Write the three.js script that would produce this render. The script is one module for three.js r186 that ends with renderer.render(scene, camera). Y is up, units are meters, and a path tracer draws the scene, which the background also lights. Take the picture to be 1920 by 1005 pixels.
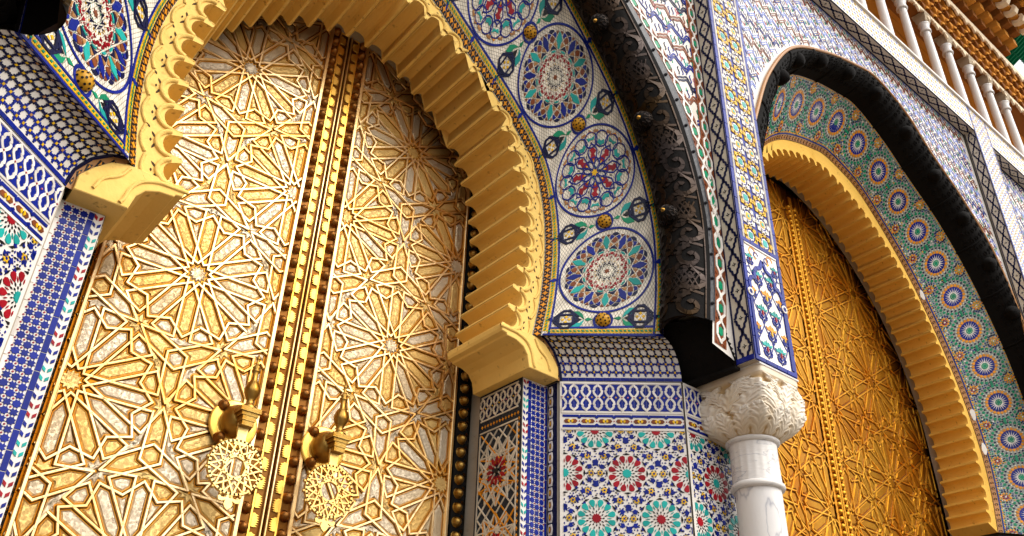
import * as THREE from 'three';

// ───────── camera, sky, sun, exposure ─────────
const W = 1024, H = 536;
const scene = new THREE.Scene();
const camera = new THREE.PerspectiveCamera(34.1, W / H, 0.05, 600);
{
  const yaw = .6773, pitch = .5614, roll = .0336, cy = Math.cos(yaw), sy = Math.sin(yaw), cp = Math.cos(pitch), sp = Math.sin(pitch);
  const fwd = new THREE.Vector3(sy * cp, sp, -cy * cp), right = new THREE.Vector3(cy, 0, sy), up = new THREE.Vector3().crossVectors(right, fwd);
  camera.position.set(-2.9005, 1.6, 6.6632);
  camera.up.copy(up.multiplyScalar(Math.cos(roll)).addScaledVector(right, -Math.sin(roll)));
  camera.lookAt(camera.position.clone().add(fwd));
}
const SUN = new THREE.Vector3(.36, .84, .8).normalize();
{
  const w = 256, h = 128, d = new Float32Array(w * h * 4), v = new THREE.Vector3();
  for (let y = 0; y < h; y++) for (let x = 0; x < w; x++) {
    const ph = ((x + .5) / w - .5) * 2 * Math.PI, th = ((y + .5) / h - .5) * Math.PI;
    v.set(Math.cos(ph) * Math.cos(th), Math.sin(th), Math.sin(ph) * Math.cos(th));
    const e = Math.max(0, v.y), a = Math.acos(THREE.MathUtils.clamp(v.dot(SUN), -1, 1)), g = Math.exp(-((a / .75) ** 2)) * 3.9 + Math.exp(-((a / 1.3) ** 2)) * .5;
    const k = Math.pow(e, .55), i = (y * w + x) * 4;
    d[i] = (1.0 - .5 * k) * .36 + g; d[i + 1] = (1.02 - .36 * k) * .36 + g * .97; d[i + 2] = (1.06 - .1 * k) * .36 + g * .92; d[i + 3] = 1;
  }
  const sky = new THREE.DataTexture(d, w, h, THREE.RGBAFormat, THREE.FloatType);
  sky.mapping = THREE.EquirectangularReflectionMapping; sky.magFilter = sky.minFilter = THREE.LinearFilter; sky.needsUpdate = true;
  scene.background = sky; scene.environment = sky;
}
const sun = new THREE.DirectionalLight(new THREE.Color(1, .92, .8), 1.0);
sun.position.copy(SUN).multiplyScalar(60).add(new THREE.Vector3(4, 8, 0)); sun.target.position.set(4, 8, 0);
sun.castShadow = true; sun.shadow.radius = 40; sun.shadow.mapSize.set(2048, 2048);
Object.assign(sun.shadow.camera, { left: -22, right: 22, top: 18, bottom: -18, near: 5, far: 140 });
scene.add(sun, sun.target);
const renderer = new THREE.WebGLRenderer({ antialias: true });
renderer.setSize(W, H); renderer.toneMapping = THREE.LinearToneMapping; renderer.toneMappingExposure = 1.1;
renderer.shadowMap.enabled = true;

// ───────── small tools ─────────
const rng = (s) => () => { s = (s + 0x6d2b79f5) | 0; let t = Math.imul(s ^ (s >>> 15), 1 | s); t = (t + Math.imul(t ^ (t >>> 7), 61 | t)) ^ t; return ((t ^ (t >>> 14)) >>> 0) / 4294967296; };
const rnd = rng(11), PI = Math.PI, sin = Math.sin, cos = Math.cos, hyp = Math.hypot, lerp = THREE.MathUtils.lerp, clamp = THREE.MathUtils.clamp;
const used = new Map();
const numbered = (n) => { const k = used.get(n) ?? 0; used.set(n, k + 1); return k ? n + '_' + String(k).padStart(3, '0') : n; };
const rootOf = (o) => { while (o.parent && o.parent !== scene) o = o.parent; return o; };
function thing(name, label, category, [x, y, z], group) {
  const o = new THREE.Group(); o.name = numbered(name); o.position.set(x, y, z); o.userData = { label, category };
  if (group) o.userData.group = group;
  scene.add(o); return o;
}
function part(parent, name, geo, mat, stuff) {          // geometry given in world coordinates
  const r = rootOf(parent).position; geo.translate(-r.x, -r.y, -r.z);
  const m = new THREE.Mesh(geo, mat); m.name = name; if (stuff) m.userData.kind = 'stuff';
  parent.add(m); return m;
}
function put(parent, name, geo, mat, [x, y, z], rz = 0, s = 1) {   // shared local geometry placed at a world point
  const r = rootOf(parent).position, m = new THREE.Mesh(geo, mat); m.name = name; m.position.set(x - r.x, y - r.y, z - r.z); m.rotation.z = rz; m.scale.setScalar(s);
  parent.add(m); return m;
}
function struct(name, geo, mat) { const m = new THREE.Mesh(geo, mat); m.name = numbered(name); m.userData.kind = 'structure'; scene.add(m); return m; }
const box = (x0, x1, y0, y1, z0, z1) => new THREE.BoxGeometry(x1 - x0, y1 - y0, z1 - z0).translate((x0 + x1) / 2, (y0 + y1) / 2, (z0 + z1) / 2);
const shapeOf = (pts) => new THREE.Shape(pts.map((p) => new THREE.Vector2(p[0], p[1])));
function extr(pts, z0, z1, bev = 0) {
  const g = new THREE.ExtrudeGeometry(shapeOf(pts), { depth: z1 - z0 - 2 * bev, bevelEnabled: bev > 0, bevelThickness: bev, bevelSize: bev, bevelOffset: -bev, bevelSegments: 1, curveSegments: 4 });
  return g.translate(0, 0, z0 + bev);
}
const prism = (foot, y0, y1) => extr(foot.map(([x, z]) => [x, -z]), y0, y1).rotateX(-PI / 2);
const lathe = (pts, n = 32) => new THREE.LatheGeometry(pts.map((p) => new THREE.Vector2(Math.max(p[0], 1e-4), p[1])), n);
class Curve {                                          // dense smooth 2-D curve, addressed by arc length
  constructor(pts, n = 240, smooth = true) {
    const c = new THREE.CatmullRomCurve3(pts.map((p) => new THREE.Vector3(p[0], p[1], 0)), false, 'centripetal');
    this.p = smooth ? c.getPoints(n).map((v) => [v.x, v.y]) : pts; this.s = [0];
    for (let i = 1; i < this.p.length; i++) this.s.push(this.s[i - 1] + hyp(this.p[i][0] - this.p[i - 1][0], this.p[i][1] - this.p[i - 1][1]));
    this.L = this.s[this.s.length - 1];
  }
  at(s) {
    s = clamp(s, 0, this.L); let a = 0, b = this.s.length - 1;
    while (b - a > 1) { const m = (a + b) >> 1; if (this.s[m] <= s) a = m; else b = m; }
    const t = (s - this.s[a]) / (this.s[b] - this.s[a] || 1); return [lerp(this.p[a][0], this.p[b][0], t), lerp(this.p[a][1], this.p[b][1], t)];
  }
}
const mirrored = (pts) => [...pts, ...pts.slice(0, -1).reverse().map(([x, y]) => [-x, y])];   // right half up to the apex, then the left half

// polygons
const area = (p) => { let a = 0; for (let i = 0, j = p.length - 1; i < p.length; j = i++) a += p[j][0] * p[i][1] - p[i][0] * p[j][1]; return a / 2; };
const cen = (p) => { let x = 0, y = 0; for (const q of p) { x += q[0]; y += q[1]; } return [x / p.length, y / p.length]; };
function inset(p, d) {                                 // p counter-clockwise
  const n = p.length, out = [];
  for (let i = 0; i < n; i++) {
    const a = p[(i + n - 1) % n], b = p[i], c = p[(i + 1) % n];
    let l1 = hyp(b[0] - a[0], b[1] - a[1]) || 1e-9, l2 = hyp(c[0] - b[0], c[1] - b[1]) || 1e-9;
    const n1 = [-(b[1] - a[1]) / l1, (b[0] - a[0]) / l1], n2 = [-(c[1] - b[1]) / l2, (c[0] - b[0]) / l2], k = Math.max(.28, 1 + n1[0] * n2[0] + n1[1] * n2[1]);
    out.push([b[0] + (n1[0] + n2[0]) / k * d, b[1] + (n1[1] + n2[1]) / k * d]);
  }
  for (let i = 0; i < n; i++) {
    const a = p[i], b = p[(i + 1) % n], c = out[i], e = out[(i + 1) % n];
    if ((b[0] - a[0]) * (e[0] - c[0]) + (b[1] - a[1]) * (e[1] - c[1]) <= 0) return null;
  }
  return area(out) > 0 ? out : null;
}
const scaled = (p, k) => { const c = cen(p); return p.map((q) => [c[0] + (q[0] - c[0]) * k, c[1] + (q[1] - c[1]) * k]); };
function clipRect(p, [u0, u1, v0, v1]) {
  for (const [ax, lim, sg] of [[0, u0, 1], [0, u1, -1], [1, v0, 1], [1, v1, -1]]) {
    const o = [];
    for (let i = 0; i < p.length; i++) {
      const a = p[i], b = p[(i + 1) % p.length], ia = (a[ax] - lim) * sg >= 0, ib = (b[ax] - lim) * sg >= 0;
      if (ia) o.push(a);
      if (ia !== ib) { const t = (lim - a[ax]) / (b[ax] - a[ax]); o.push([lerp(a[0], b[0], t), lerp(a[1], b[1], t)]); }
    }
    p = o; if (p.length < 3) return null;
  }
  return p;
}
// all bounded faces of a set of straight segments
function faces(segs) {
  const E = 2e-4, V = [], key = new Map();
  const vid = (x, y) => { const i = Math.round(x / E), j = Math.round(y / E); for (let a = -1; a < 2; a++) for (let b = -1; b < 2; b++) { const k = key.get((i + a) + ',' + (j + b)); if (k !== undefined) return k; } key.set(i + ',' + j, V.length); V.push([x, y]); return V.length - 1; };
  const bb = segs.map(([a, b]) => [Math.min(a[0], b[0]) - E, Math.max(a[0], b[0]) + E, Math.min(a[1], b[1]) - E, Math.max(a[1], b[1]) + E]);
  const cuts = segs.map(() => [0, 1]);
  for (let i = 0; i < segs.length; i++) for (let j = i + 1; j < segs.length; j++) {
    const A = bb[i], B = bb[j]; if (A[1] < B[0] || B[1] < A[0] || A[3] < B[2] || B[3] < A[2]) continue;
    const [p, q] = segs[i], [r, s] = segs[j], dx = q[0] - p[0], dy = q[1] - p[1], ex = s[0] - r[0], ey = s[1] - r[1], D = dx * ey - dy * ex;
    const l1 = hyp(dx, dy), l2 = hyp(ex, ey); if (Math.abs(D) < 1e-7 * l1 * l2 + 1e-12) continue;
    const t = ((r[0] - p[0]) * ey - (r[1] - p[1]) * ex) / D, u = ((r[0] - p[0]) * dy - (r[1] - p[1]) * dx) / D, e1 = 3 * E / l1, e2 = 3 * E / l2;
    if (t < -e1 || t > 1 + e1 || u < -e2 || u > 1 + e2) continue;
    cuts[i].push(clamp(t, 0, 1)); cuts[j].push(clamp(u, 0, 1));
  }
  const adj = new Map(), link = (a, b) => { if (!adj.has(a)) adj.set(a, new Set()); adj.get(a).add(b); };
  segs.forEach(([p, q], i) => {
    const ids = cuts[i].sort((a, b) => a - b).map((t) => vid(lerp(p[0], q[0], t), lerp(p[1], q[1], t)));
    for (let k = 1; k < ids.length; k++) if (ids[k] !== ids[k - 1]) { link(ids[k - 1], ids[k]); link(ids[k], ids[k - 1]); }
  });
  let dead = true;                                     // prune loose ends
  while (dead) { dead = false; for (const [a, s] of adj) if (s.size === 1) { const b = [...s][0]; adj.get(b).delete(a); s.clear(); dead = true; } }
  const ord = new Map(); for (const [a, s] of adj) ord.set(a, [...s].sort((b, c) => Math.atan2(V[b][1] - V[a][1], V[b][0] - V[a][0]) - Math.atan2(V[c][1] - V[a][1], V[c][0] - V[a][0])));
  const seen = new Set(), out = [];
  for (const [a, s] of ord) for (const b of s) {
    if (seen.has(a * 1e6 + b)) continue;
    const f = []; let x = a, y = b;
    for (let g = 0; g < 900; g++) { seen.add(x * 1e6 + y); f.push(x); const o = ord.get(y), k = o.indexOf(x), z = o[(k + o.length - 1) % o.length]; x = y; y = z; if (x === a && y === b) break; }
    let p = f.map((i) => V[i]);
    if (area(p) < 1e-7) continue;
    p = p.filter((q, i) => { const l = p[(i + p.length - 1) % p.length], n = p[(i + 1) % p.length], c = (q[0] - l[0]) * (n[1] - q[1]) - (q[1] - l[1]) * (n[0] - q[0]); return Math.abs(c) > 1e-3 * hyp(q[0] - l[0], q[1] - l[1]) * hyp(n[0] - q[0], n[1] - q[1]); });
    if (p.length > 2) out.push(p);
  }
  return out;
}
class Acc {                                            // collects triangles for one mesh
  constructor() { this.p = []; this.t = []; this.c = []; }
  tri(a, b, c, ua, ub, uc, col) { this.p.push(...a, ...b, ...c); this.t.push(...ua, ...ub, ...uc); if (col) this.c.push(...col, ...col, ...col); }
  geo() {
    const g = new THREE.BufferGeometry(); g.setAttribute('position', new THREE.Float32BufferAttribute(this.p, 3)); g.setAttribute('uv', new THREE.Float32BufferAttribute(this.t, 2));
    if (this.c.length) g.setAttribute('color', new THREE.Float32BufferAttribute(this.c, 3));
    g.computeVertexNormals(); return g;
  }
}
// one raised piece: outline p in (u, v) laid on the surface map(u, v, height)
function piece(acc, p, map, h, bev, col, low = -.004, tilt) {
  if (area(p) < 0) p = p.slice().reverse();
  const top = (bev && inset(p, bev)) || scaled(p, .86), n = p.length;
  const B = p.map((q) => map(q[0], q[1], low)), c = cen(p), T = top.map((q) => map(q[0], q[1], tilt ? h + (q[0] - c[0]) * tilt[0] + (q[1] - c[1]) * tilt[1] : h)), r0 = map(c[0], c[1], 0), r1 = map(c[0], c[1], .05);
  let nx = 0, ny = 0, nz = 0; for (let i = 0, j = n - 1; i < n; j = i++) { const a = T[j], b = T[i]; nx += (a[1] - b[1]) * (a[2] + b[2]); ny += (a[2] - b[2]) * (a[0] + b[0]); nz += (a[0] - b[0]) * (a[1] + b[1]); }
  const flip = nx * (r1[0] - r0[0]) + ny * (r1[1] - r0[1]) + nz * (r1[2] - r0[2]) < 0;
  const tri = (a, b, c2, ua, ub, uc) => (flip ? acc.tri(a, c2, b, ua, uc, ub, col) : acc.tri(a, b, c2, ua, ub, uc, col));
  for (let i = 0, j = n - 1; i < n; j = i++) { tri(B[j], B[i], T[i], p[j], p[i], top[i]); tri(B[j], T[i], T[j], p[j], top[i], top[j]); }
  for (const [a, b, c2] of n === 3 ? [[0, 1, 2]] : THREE.ShapeUtils.triangulateShape(top.map((q) => new THREE.Vector2(q[0], q[1])), [])) tri(T[a], T[b], T[c2], top[a], top[b], top[c2]);
}
function sheet(map, u0, u1, v0, v1, nu, nv, h = 0) {   // the ground a pattern lies on
  const pos = [], uv = [], idx = [], a = map((u0 + u1) / 2, (v0 + v1) / 2, 0), b = map((u0 + u1) / 2, (v0 + v1) / 2, .05);
  for (let j = 0; j <= nv; j++) for (let i = 0; i <= nu; i++) { const u = lerp(u0, u1, i / nu), v = lerp(v0, v1, j / nv); pos.push(...map(u, v, h)); uv.push(u, v); }
  const P = (k) => new THREE.Vector3().fromArray(pos, k * 3), m = ((nv >> 1) * (nu + 1)) + (nu >> 1);
  const n = P(m + 1).sub(P(m)).cross(P(m + nu + 1).sub(P(m))), fl = n.dot(new THREE.Vector3(b[0] - a[0], b[1] - a[1], b[2] - a[2])) < 0;
  for (let j = 0; j < nv; j++) for (let i = 0; i < nu; i++) { const q = j * (nu + 1) + i; idx.push(...(fl ? [q, q + nu + 1, q + 1, q + 1, q + nu + 1, q + nu + 2] : [q, q + 1, q + nu + 1, q + 1, q + nu + 2, q + nu + 1])); }
  const g = new THREE.BufferGeometry(); g.setAttribute('position', new THREE.Float32BufferAttribute(pos, 3)); g.setAttribute('uv', new THREE.Float32BufferAttribute(uv, 2)); g.setIndex(idx); g.computeVertexNormals(); return g;
}
const facing = (f, u, v) => { const m = withNormal(f), a = m(u, v, 0), b = m(u, v, .05); if (b[2] < a[2]) f.sign = -1; return m; };   // the side that looks out to the square
const withNormal = (f) => (u, v, h) => {               // lifts a surface along its own normal
  const a = f(u, v); if (!h) return a;
  const e = .004, dif = (du, dv) => { let b = f(u + du, v + dv), x = [b[0] - a[0], b[1] - a[1], b[2] - a[2]]; if (hyp(...x) < 1e-6) { b = f(u - du, v - dv); x = [a[0] - b[0], a[1] - b[1], a[2] - b[2]]; } return x; };
  const x = dif(e, 0), y = dif(0, e), n = [x[1] * y[2] - x[2] * y[1], x[2] * y[0] - x[0] * y[2], x[0] * y[1] - x[1] * y[0]], l = (hyp(...n) || 1) * (f.sign ?? 1);
  return [a[0] + n[0] / l * h, a[1] + n[1] / l * h, a[2] + n[2] / l * h];
};
const mirrorX = (m) => (u, v, h) => { const p = m(u, v, h); return [-p[0], p[1], p[2]]; };

// ───────── textures and materials ─────────
function noiseField(n, seed, oct = 5, base = 4) {      // tileable value noise, 0..1
  const f = new Float32Array(n * n); let amp = .5, per = base, R = rng(seed), tot = 0;
  for (let o = 0; o < oct; o++, per *= 2, amp *= .55) {
    const g = Float32Array.from({ length: per * per }, () => R()); tot += amp;
    for (let y = 0; y < n; y++) for (let x = 0; x < n; x++) {
      const fx = x / n * per, fy = y / n * per, i = fx | 0, j = fy | 0; let a = fx - i, b = fy - j; a = a * a * (3 - 2 * a); b = b * b * (3 - 2 * b);
      const q = (p, r) => g[(r % per) * per + (p % per)];
      f[y * n + x] += amp * lerp(lerp(q(i, j), q(i + 1, j), a), lerp(q(i, j + 1), q(i + 1, j + 1), a), b);
    }
  }
  for (let i = 0; i < f.length; i++) f[i] /= tot; return f;
}
function tex(n, fn, { srgb = false, size = 1 } = {}) { // fn(i, x, y) → [r, g, b] 0..1, one repeat covers size metres
  const d = new Uint8Array(n * n * 4);
  for (let y = 0, i = 0; y < n; y++) for (let x = 0; x < n; x++, i++) { const c = fn(i, x, y); for (let k = 0; k < 3; k++) d[i * 4 + k] = clamp(c[k] ?? c[0], 0, 1) * 255; d[i * 4 + 3] = 255; }
  const t = new THREE.DataTexture(d, n, n); t.wrapS = t.wrapT = THREE.RepeatWrapping; t.magFilter = THREE.LinearFilter; t.minFilter = THREE.LinearMipmapLinearFilter; t.repeat.set(1 / size, 1 / size);
  if (srgb) t.colorSpace = THREE.SRGBColorSpace; t.needsUpdate = true; return t;
}
const again = (t, size) => { const c = t.clone(); c.repeat.set(1 / size, 1 / size); c.needsUpdate = true; return c; };
const N1 = noiseField(512, 3), N2 = noiseField(512, 17, 6, 6), N3 = noiseField(512, 29, 4, 32);
const col = (r, g, b) => new THREE.Color().setRGB(r, g, b);
const g1 = (v) => [v, v, v];
const roughTile = tex(512, (i) => g1(.2 + .35 * N1[i] * N2[i] + .12 * N3[i]), { size: .9 });
const bumpTile = tex(512, (i) => g1(N2[i] * .6 + N3[i] * .4), { size: .5 });
const dirtTile = tex(512, (i) => { const d = clamp((N1[i] - .42) * 2.2, 0, 1) * clamp((N2[i] - .3) * 1.6, 0, 1); return [1 - .18 * d, 1 - .24 * d, 1 - .32 * d]; }, { size: 1.7 });
const PAL = {
  white: [.74, .69, .63], cream: [.66, .58, .46], blue: [.005, .015, .21], navy: [.006, .008, .045], black: [.012, .011, .012], green: [.008, .23, .11], turq: [.015, .33, .30], red: [.3, .006, .014],
  yellow: [.72, .42, .012], orange: [.72, .27, .014], brown: [.2, .055, .018], tan: [.42, .2, .07], amber: [.6, .3, .025], pink: [.6, .2, .24], pale: [.24, .3, .68],
};
const tileMats = {};
const tileMat = (c, k) => (tileMats[c + k] ??= new THREE.MeshPhysicalMaterial({ specularIntensity: .3, color: col(...PAL[c].map((v) => v * [.84, 1, 1.14][k])), map: dirtTile, roughnessMap: roughTile, roughness: .75, bumpMap: bumpTile, bumpScale: .0012 }));
const tileStuff = new THREE.MeshPhysicalMaterial({ specularIntensity: .3, vertexColors: true, map: dirtTile, roughnessMap: roughTile, roughness: .75, bumpMap: bumpTile, bumpScale: .0012 });
const groundMat = (c, rough = .8) => new THREE.MeshPhysicalMaterial({ specularIntensity: .3, color: col(...c), map: dirtTile, roughnessMap: roughTile, roughness: rough, bumpMap: bumpTile, bumpScale: .002 });
const whiteGround = groundMat(PAL.white), blueGround = groundMat(PAL.blue), navyGround = groundMat(PAL.navy), brownGround = groundMat(PAL.brown), orangeGround = groundMat(PAL.tan);
// fish-scale joints of the small white tiles on the arch face
const scaleTile = tex(512, (i, x, y) => {
  const a = (x + y * 1.9) / 512 * 20, b = (x - y * 1.9) / 512 * 20, f = (t) => { const d = Math.abs(t - Math.round(t)); return clamp(d * 16, 0, 1); }, j = Math.min(f(a), f(b)), tone = .93 + .07 * sin(Math.floor(a + .5) * 12.9 + Math.floor(b + .5) * 7.3);
  return [j * tone, j * tone * .99, j * tone * .97].map((v, k) => lerp([.66, .58, .48][k], v, .74 + .26 * j));
}, { size: 1.6, srgb: true });
const scaleMat = new THREE.MeshPhysicalMaterial({ specularIntensity: .3, color: col(.95, .88, .76), map: again(scaleTile, 1.3), roughnessMap: roughTile, roughness: .8, bumpMap: again(scaleTile, 1.3), bumpScale: .002 });
const plasterMap = tex(512, (i) => { const s = clamp((N1[i] - .5) * 2.4, 0, 1), d = clamp((N3[i] - .66) * 6, 0, 1) * clamp((N2[i] - .42) * 5, 0, 1); return [1 - .14 * s - .45 * d, 1 - .2 * s - .52 * d, 1 - .34 * s - .55 * d]; }, { size: 1.4 });
const plasterBump = tex(512, (i) => g1(N1[i] * .5 + N2[i] * .35 + N3[i] * .15), { size: .9 });
const plaster = new THREE.MeshPhysicalMaterial({ specularIntensity: .2, color: col(.87, .58, .17), map: plasterMap, roughness: .85, bumpMap: plasterBump, bumpScale: .014 });
const plasterFar = new THREE.MeshPhysicalMaterial({ specularIntensity: .2, color: col(.84, .5, .1), map: plasterMap, roughness: .85, bumpMap: plasterBump, bumpScale: .014 });
const slitShadeMat = new THREE.MeshStandardMaterial({ color: col(.06, .035, .015), roughness: 1 });  // dark colour stands for the shade inside the slits
// brass
const scrollCanvas = document.createElement('canvas');
{
  const n = 1024, c = scrollCanvas.getContext('2d'), R = rng(5); scrollCanvas.width = scrollCanvas.height = n;
  c.fillStyle = '#303030'; c.fillRect(0, 0, n, n); c.lineCap = 'round';
  const draw = (x, y, a, r, sg, w) => { c.lineWidth = w; c.beginPath(); for (let k = 0; k <= 34; k++) { const t = k / 34, q = a + sg * t * 8.2, rr = r * (1 - t * .86), px = x + cos(q) * rr, py = y + sin(q) * rr; k ? c.lineTo(px, py) : c.moveTo(px, py); } c.stroke(); };
  for (let k = 0; k < 1500; k++) { const x = R() * n, y = R() * n, a = R() * 6.3, r = 13 + R() * 13, sg = R() < .5 ? 1 : -1; for (const dx of [-n, 0, n]) for (const dy of [-n, 0, n]) { c.strokeStyle = '#303030'; draw(x + dx, y + dy, a, r, sg, 8); c.strokeStyle = '#f0f0f0'; draw(x + dx, y + dy, a, r, sg, 3.4); } }
}
const canvasTex = (cv, size) => { const t = new THREE.CanvasTexture(cv); t.wrapS = t.wrapT = THREE.RepeatWrapping; t.repeat.set(1 / size, 1 / size); return t; };
const scrollBump = canvasTex(scrollCanvas, .62);
const mottle = tex(512, (i) => { const a = N1[i], b = N2[i], w = clamp((a - .35) * 2.4, 0, 1); return [lerp(1, .8, w), lerp(.98, .58, w) - .08 * b, lerp(.94, .24, w) - .08 * b]; }, { size: 2.6 });
const mottlePlate = tex(512, (i) => { const w = clamp((N1[i] - .45) * 2.6, 0, 1); return [lerp(1, .93, w), lerp(.99, .78, w), lerp(.97, .5, w)]; }, { size: 3.1 });
const roughBrass = tex(512, (i) => g1(.35 + .16 * N2[i] + .04 * N3[i]), { size: .8 });
const handBump = tex(512, (i) => g1(N2[i]), { size: .35 });
const brass = (c, o = {}) => new THREE.MeshStandardMaterial({ color: col(...c), metalness: 1, roughness: 1, roughnessMap: roughBrass, map: mottle, bumpMap: handBump, bumpScale: .003, ...o });
const M = {
  strap: brass([.84, .66, .37], { roughness: .85 }), plate: brass([.62, .5, .35], { map: mottlePlate, bumpMap: scrollBump, bumpScale: .0016 }), plate2: brass([.62, .42, .16], { map: mottlePlate, bumpMap: scrollBump, bumpScale: .0016 }), plate3: brass([.54, .45, .33], { map: mottlePlate, bumpMap: scrollBump, bumpScale: .0016 }),
  base: brass([.46, .21, .022]), edgeShade: brass([.11, .05, .01], { roughness: 1 }), stud: brass([.3, .14, .04], { roughness: .7 }), recess: brass([.16, .075, .02]), gold: brass([.95, .66, .16], { roughness: .8 }), goldPale: brass([.78, .6, .24], { roughness: .85 }), bronze: brass([.4, .26, .07], { roughness: .75 }),  // the darkest tone here paints contact shade along the straps
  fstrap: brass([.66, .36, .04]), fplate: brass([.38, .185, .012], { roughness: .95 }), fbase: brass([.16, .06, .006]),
  iron: new THREE.MeshPhysicalMaterial({ color: col(.007, .006, .0055), roughness: .9, specularIntensity: .25, bumpMap: handBump, bumpScale: .006 }),
  copper: brass([.034, .027, .025], { roughness: 1 }), lead: new THREE.MeshPhysicalMaterial({ color: col(.02, .02, .025), specularIntensity: .5, roughness: .7, roughnessMap: roughBrass, bumpMap: handBump, bumpScale: .004 }),
};
const marbleMap = tex(512, (i) => { const v = 1 - Math.abs(sin((N1[i] * 9 + N2[i] * 5))) , k = Math.pow(v, 6) * .75 + .25 * clamp((N2[i] - .5) * 3, 0, 1); return [1 - k * .6, 1 - k * .58, 1 - k * .5]; }, { size: 1.1 });
const marble = new THREE.MeshPhysicalMaterial({ color: col(.74, .7, .66), map: marbleMap, roughness: .38, bumpMap: handBump, bumpScale: .002 });
const carvedMap = tex(512, (i) => { const d = clamp((N1[i] - .4) * 2.2, 0, 1); return [1 - .06 * d, 1 - .14 * d, 1 - .28 * d]; }, { size: .8 });
const carved = new THREE.MeshStandardMaterial({ color: col(.78, .72, .63), map: carvedMap, roughness: .6, vertexColors: true });
const cedar = new THREE.MeshPhysicalMaterial({ specularIntensity: .2, color: col(.64, .27, .04), map: plasterMap, roughness: .7, bumpMap: plasterBump, bumpScale: .006 });
const cedarDark = new THREE.MeshPhysicalMaterial({ specularIntensity: .2, color: col(.26, .095, .02), map: plasterMap, roughness: .75, bumpMap: plasterBump, bumpScale: .006 });
const masonry = new THREE.MeshPhysicalMaterial({ specularIntensity: .2, color: col(.4, .34, .27), map: plasterMap, roughness: .95, bumpMap: plasterBump, bumpScale: .01 });

// ───────── glazed tile patterns ─────────
class Panel {
  constructor(parent, map, rect, keep) { Object.assign(this, { parent, map, rect, keep, L: [] }); }
  t(p, c, h = .006, bev = .0025) {
    if (this.keep) { const q = cen(p); if (!this.keep(q[0], q[1])) return; }
    if (this.rect) { p = clipRect(p, this.rect); if (!p) return; }
    const a = Math.abs(area(p)); if (a < 8e-6) return;
    this.L.push({ p, c, h, bev, a, k: (rnd() * 3) | 0, tl: a > .004 ? null : [(rnd() - .5) * .05, (rnd() - .5) * .05] });
  }
  band(path, w, c, { step = 3, h = .007, closed = false } = {}) {       // a line of pieces of width w along a path
    const P = closed ? [...path, path[0]] : path, n = P.length, Lf = [], Rt = [];
    for (let i = 0; i < n; i++) {
      const a = P[i ? i - 1 : closed ? n - 2 : 0], b = P[i], d = P[i < n - 1 ? i + 1 : closed ? 1 : n - 1];
      let x1 = b[0] - a[0], y1 = b[1] - a[1], x2 = d[0] - b[0], y2 = d[1] - b[1]; const l1 = hyp(x1, y1) || 0, l2 = hyp(x2, y2) || 0;
      if (!l1) { x1 = x2 / l2; y1 = y2 / l2; } else { x1 /= l1; y1 /= l1; } if (!l2) { x2 = x1; y2 = y1; } else { x2 /= l2; y2 /= l2; }
      const k = Math.max(.45, 1 + x1 * x2 + y1 * y2), nx = -(y1 + y2) / k * w / 2, ny = (x1 + x2) / k * w / 2;
      Lf.push([b[0] + nx, b[1] + ny]); Rt.push([b[0] - nx, b[1] - ny]);
    }
    for (let i = 0; i < n - 1; i += step) { const e = Math.min(n - 1, i + step); this.t([...Rt.slice(i, e + 1), ...Lf.slice(i, e + 1).reverse()], c, h, w > .03 ? .0025 : .0012); }
  }
  arc(x, y, r, a0, a1, w, c, n = 12, o) { const p = []; for (let i = 0; i <= n; i++) { const a = lerp(a0, a1, i / n); p.push([x + cos(a) * r, y + sin(a) * r]); } this.band(p, w, c, o); }
  reg(x, y, n, r, c, rot = 0, h, bev) { const p = []; for (let i = 0; i < n; i++) p.push([x + cos(rot + i / n * 2 * PI) * r, y + sin(rot + i / n * 2 * PI) * r]); this.t(p, c, h, bev); }
  star(x, y, n, r1, r2, c, rot = 0, h) { this.t(starPts(x, y, n, r1, r2, rot), c, h); }
  rhomb(x, y, a, l, w, c, h) { const X = cos(a), Y = sin(a); this.t([[x + X * l, y + Y * l], [x - Y * w, y + X * w], [x - X * l, y - Y * l], [x + Y * w, y - X * w]], c, h, .0015); }
  put(pts, x, y, a, s, c, h) { const X = cos(a) * s, Y = sin(a) * s; this.t(pts.map(([u, v]) => [x + u * X - v * Y, y + u * Y + v * X]), c, h); }
  finish(max = 300, name = 'tile') {
    this.L.sort((a, b) => b.a - a.a);
    this.L.slice(0, max).forEach((q) => { const A = new Acc(); piece(A, q.p, this.map, q.h, q.bev, null, -.004, q.tl); part(this.parent, name, A.geo(), tileMat(q.c, q.k)); });
    const rest = this.L.slice(max); if (!rest.length) return;
    const A = new Acc(); for (const q of rest) { const f = [.84, 1, 1.14][q.k]; piece(A, q.p, this.map, q.h, q.bev, PAL[q.c].map((v) => v * f)); }
    part(this.parent, 'small_tile', A.geo(), tileStuff, true);
  }
}
const starPts = (x, y, n, r1, r2, rot = 0) => { const p = []; for (let i = 0; i < 2 * n; i++) { const a = rot + i * PI / n, r = i % 2 ? r2 : r1; p.push([x + cos(a) * r, y + sin(a) * r]); } return p; };
const crossPts = [[1, .42], [.42, .42], [.42, 1], [0, .78], [-.42, 1], [-.42, .42], [-1, .42], [-.78, 0], [-1, -.42], [-.42, -.42], [-.42, -1], [0, -.78], [.42, -1], [.42, -.42], [1, -.42], [.78, 0]];

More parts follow.
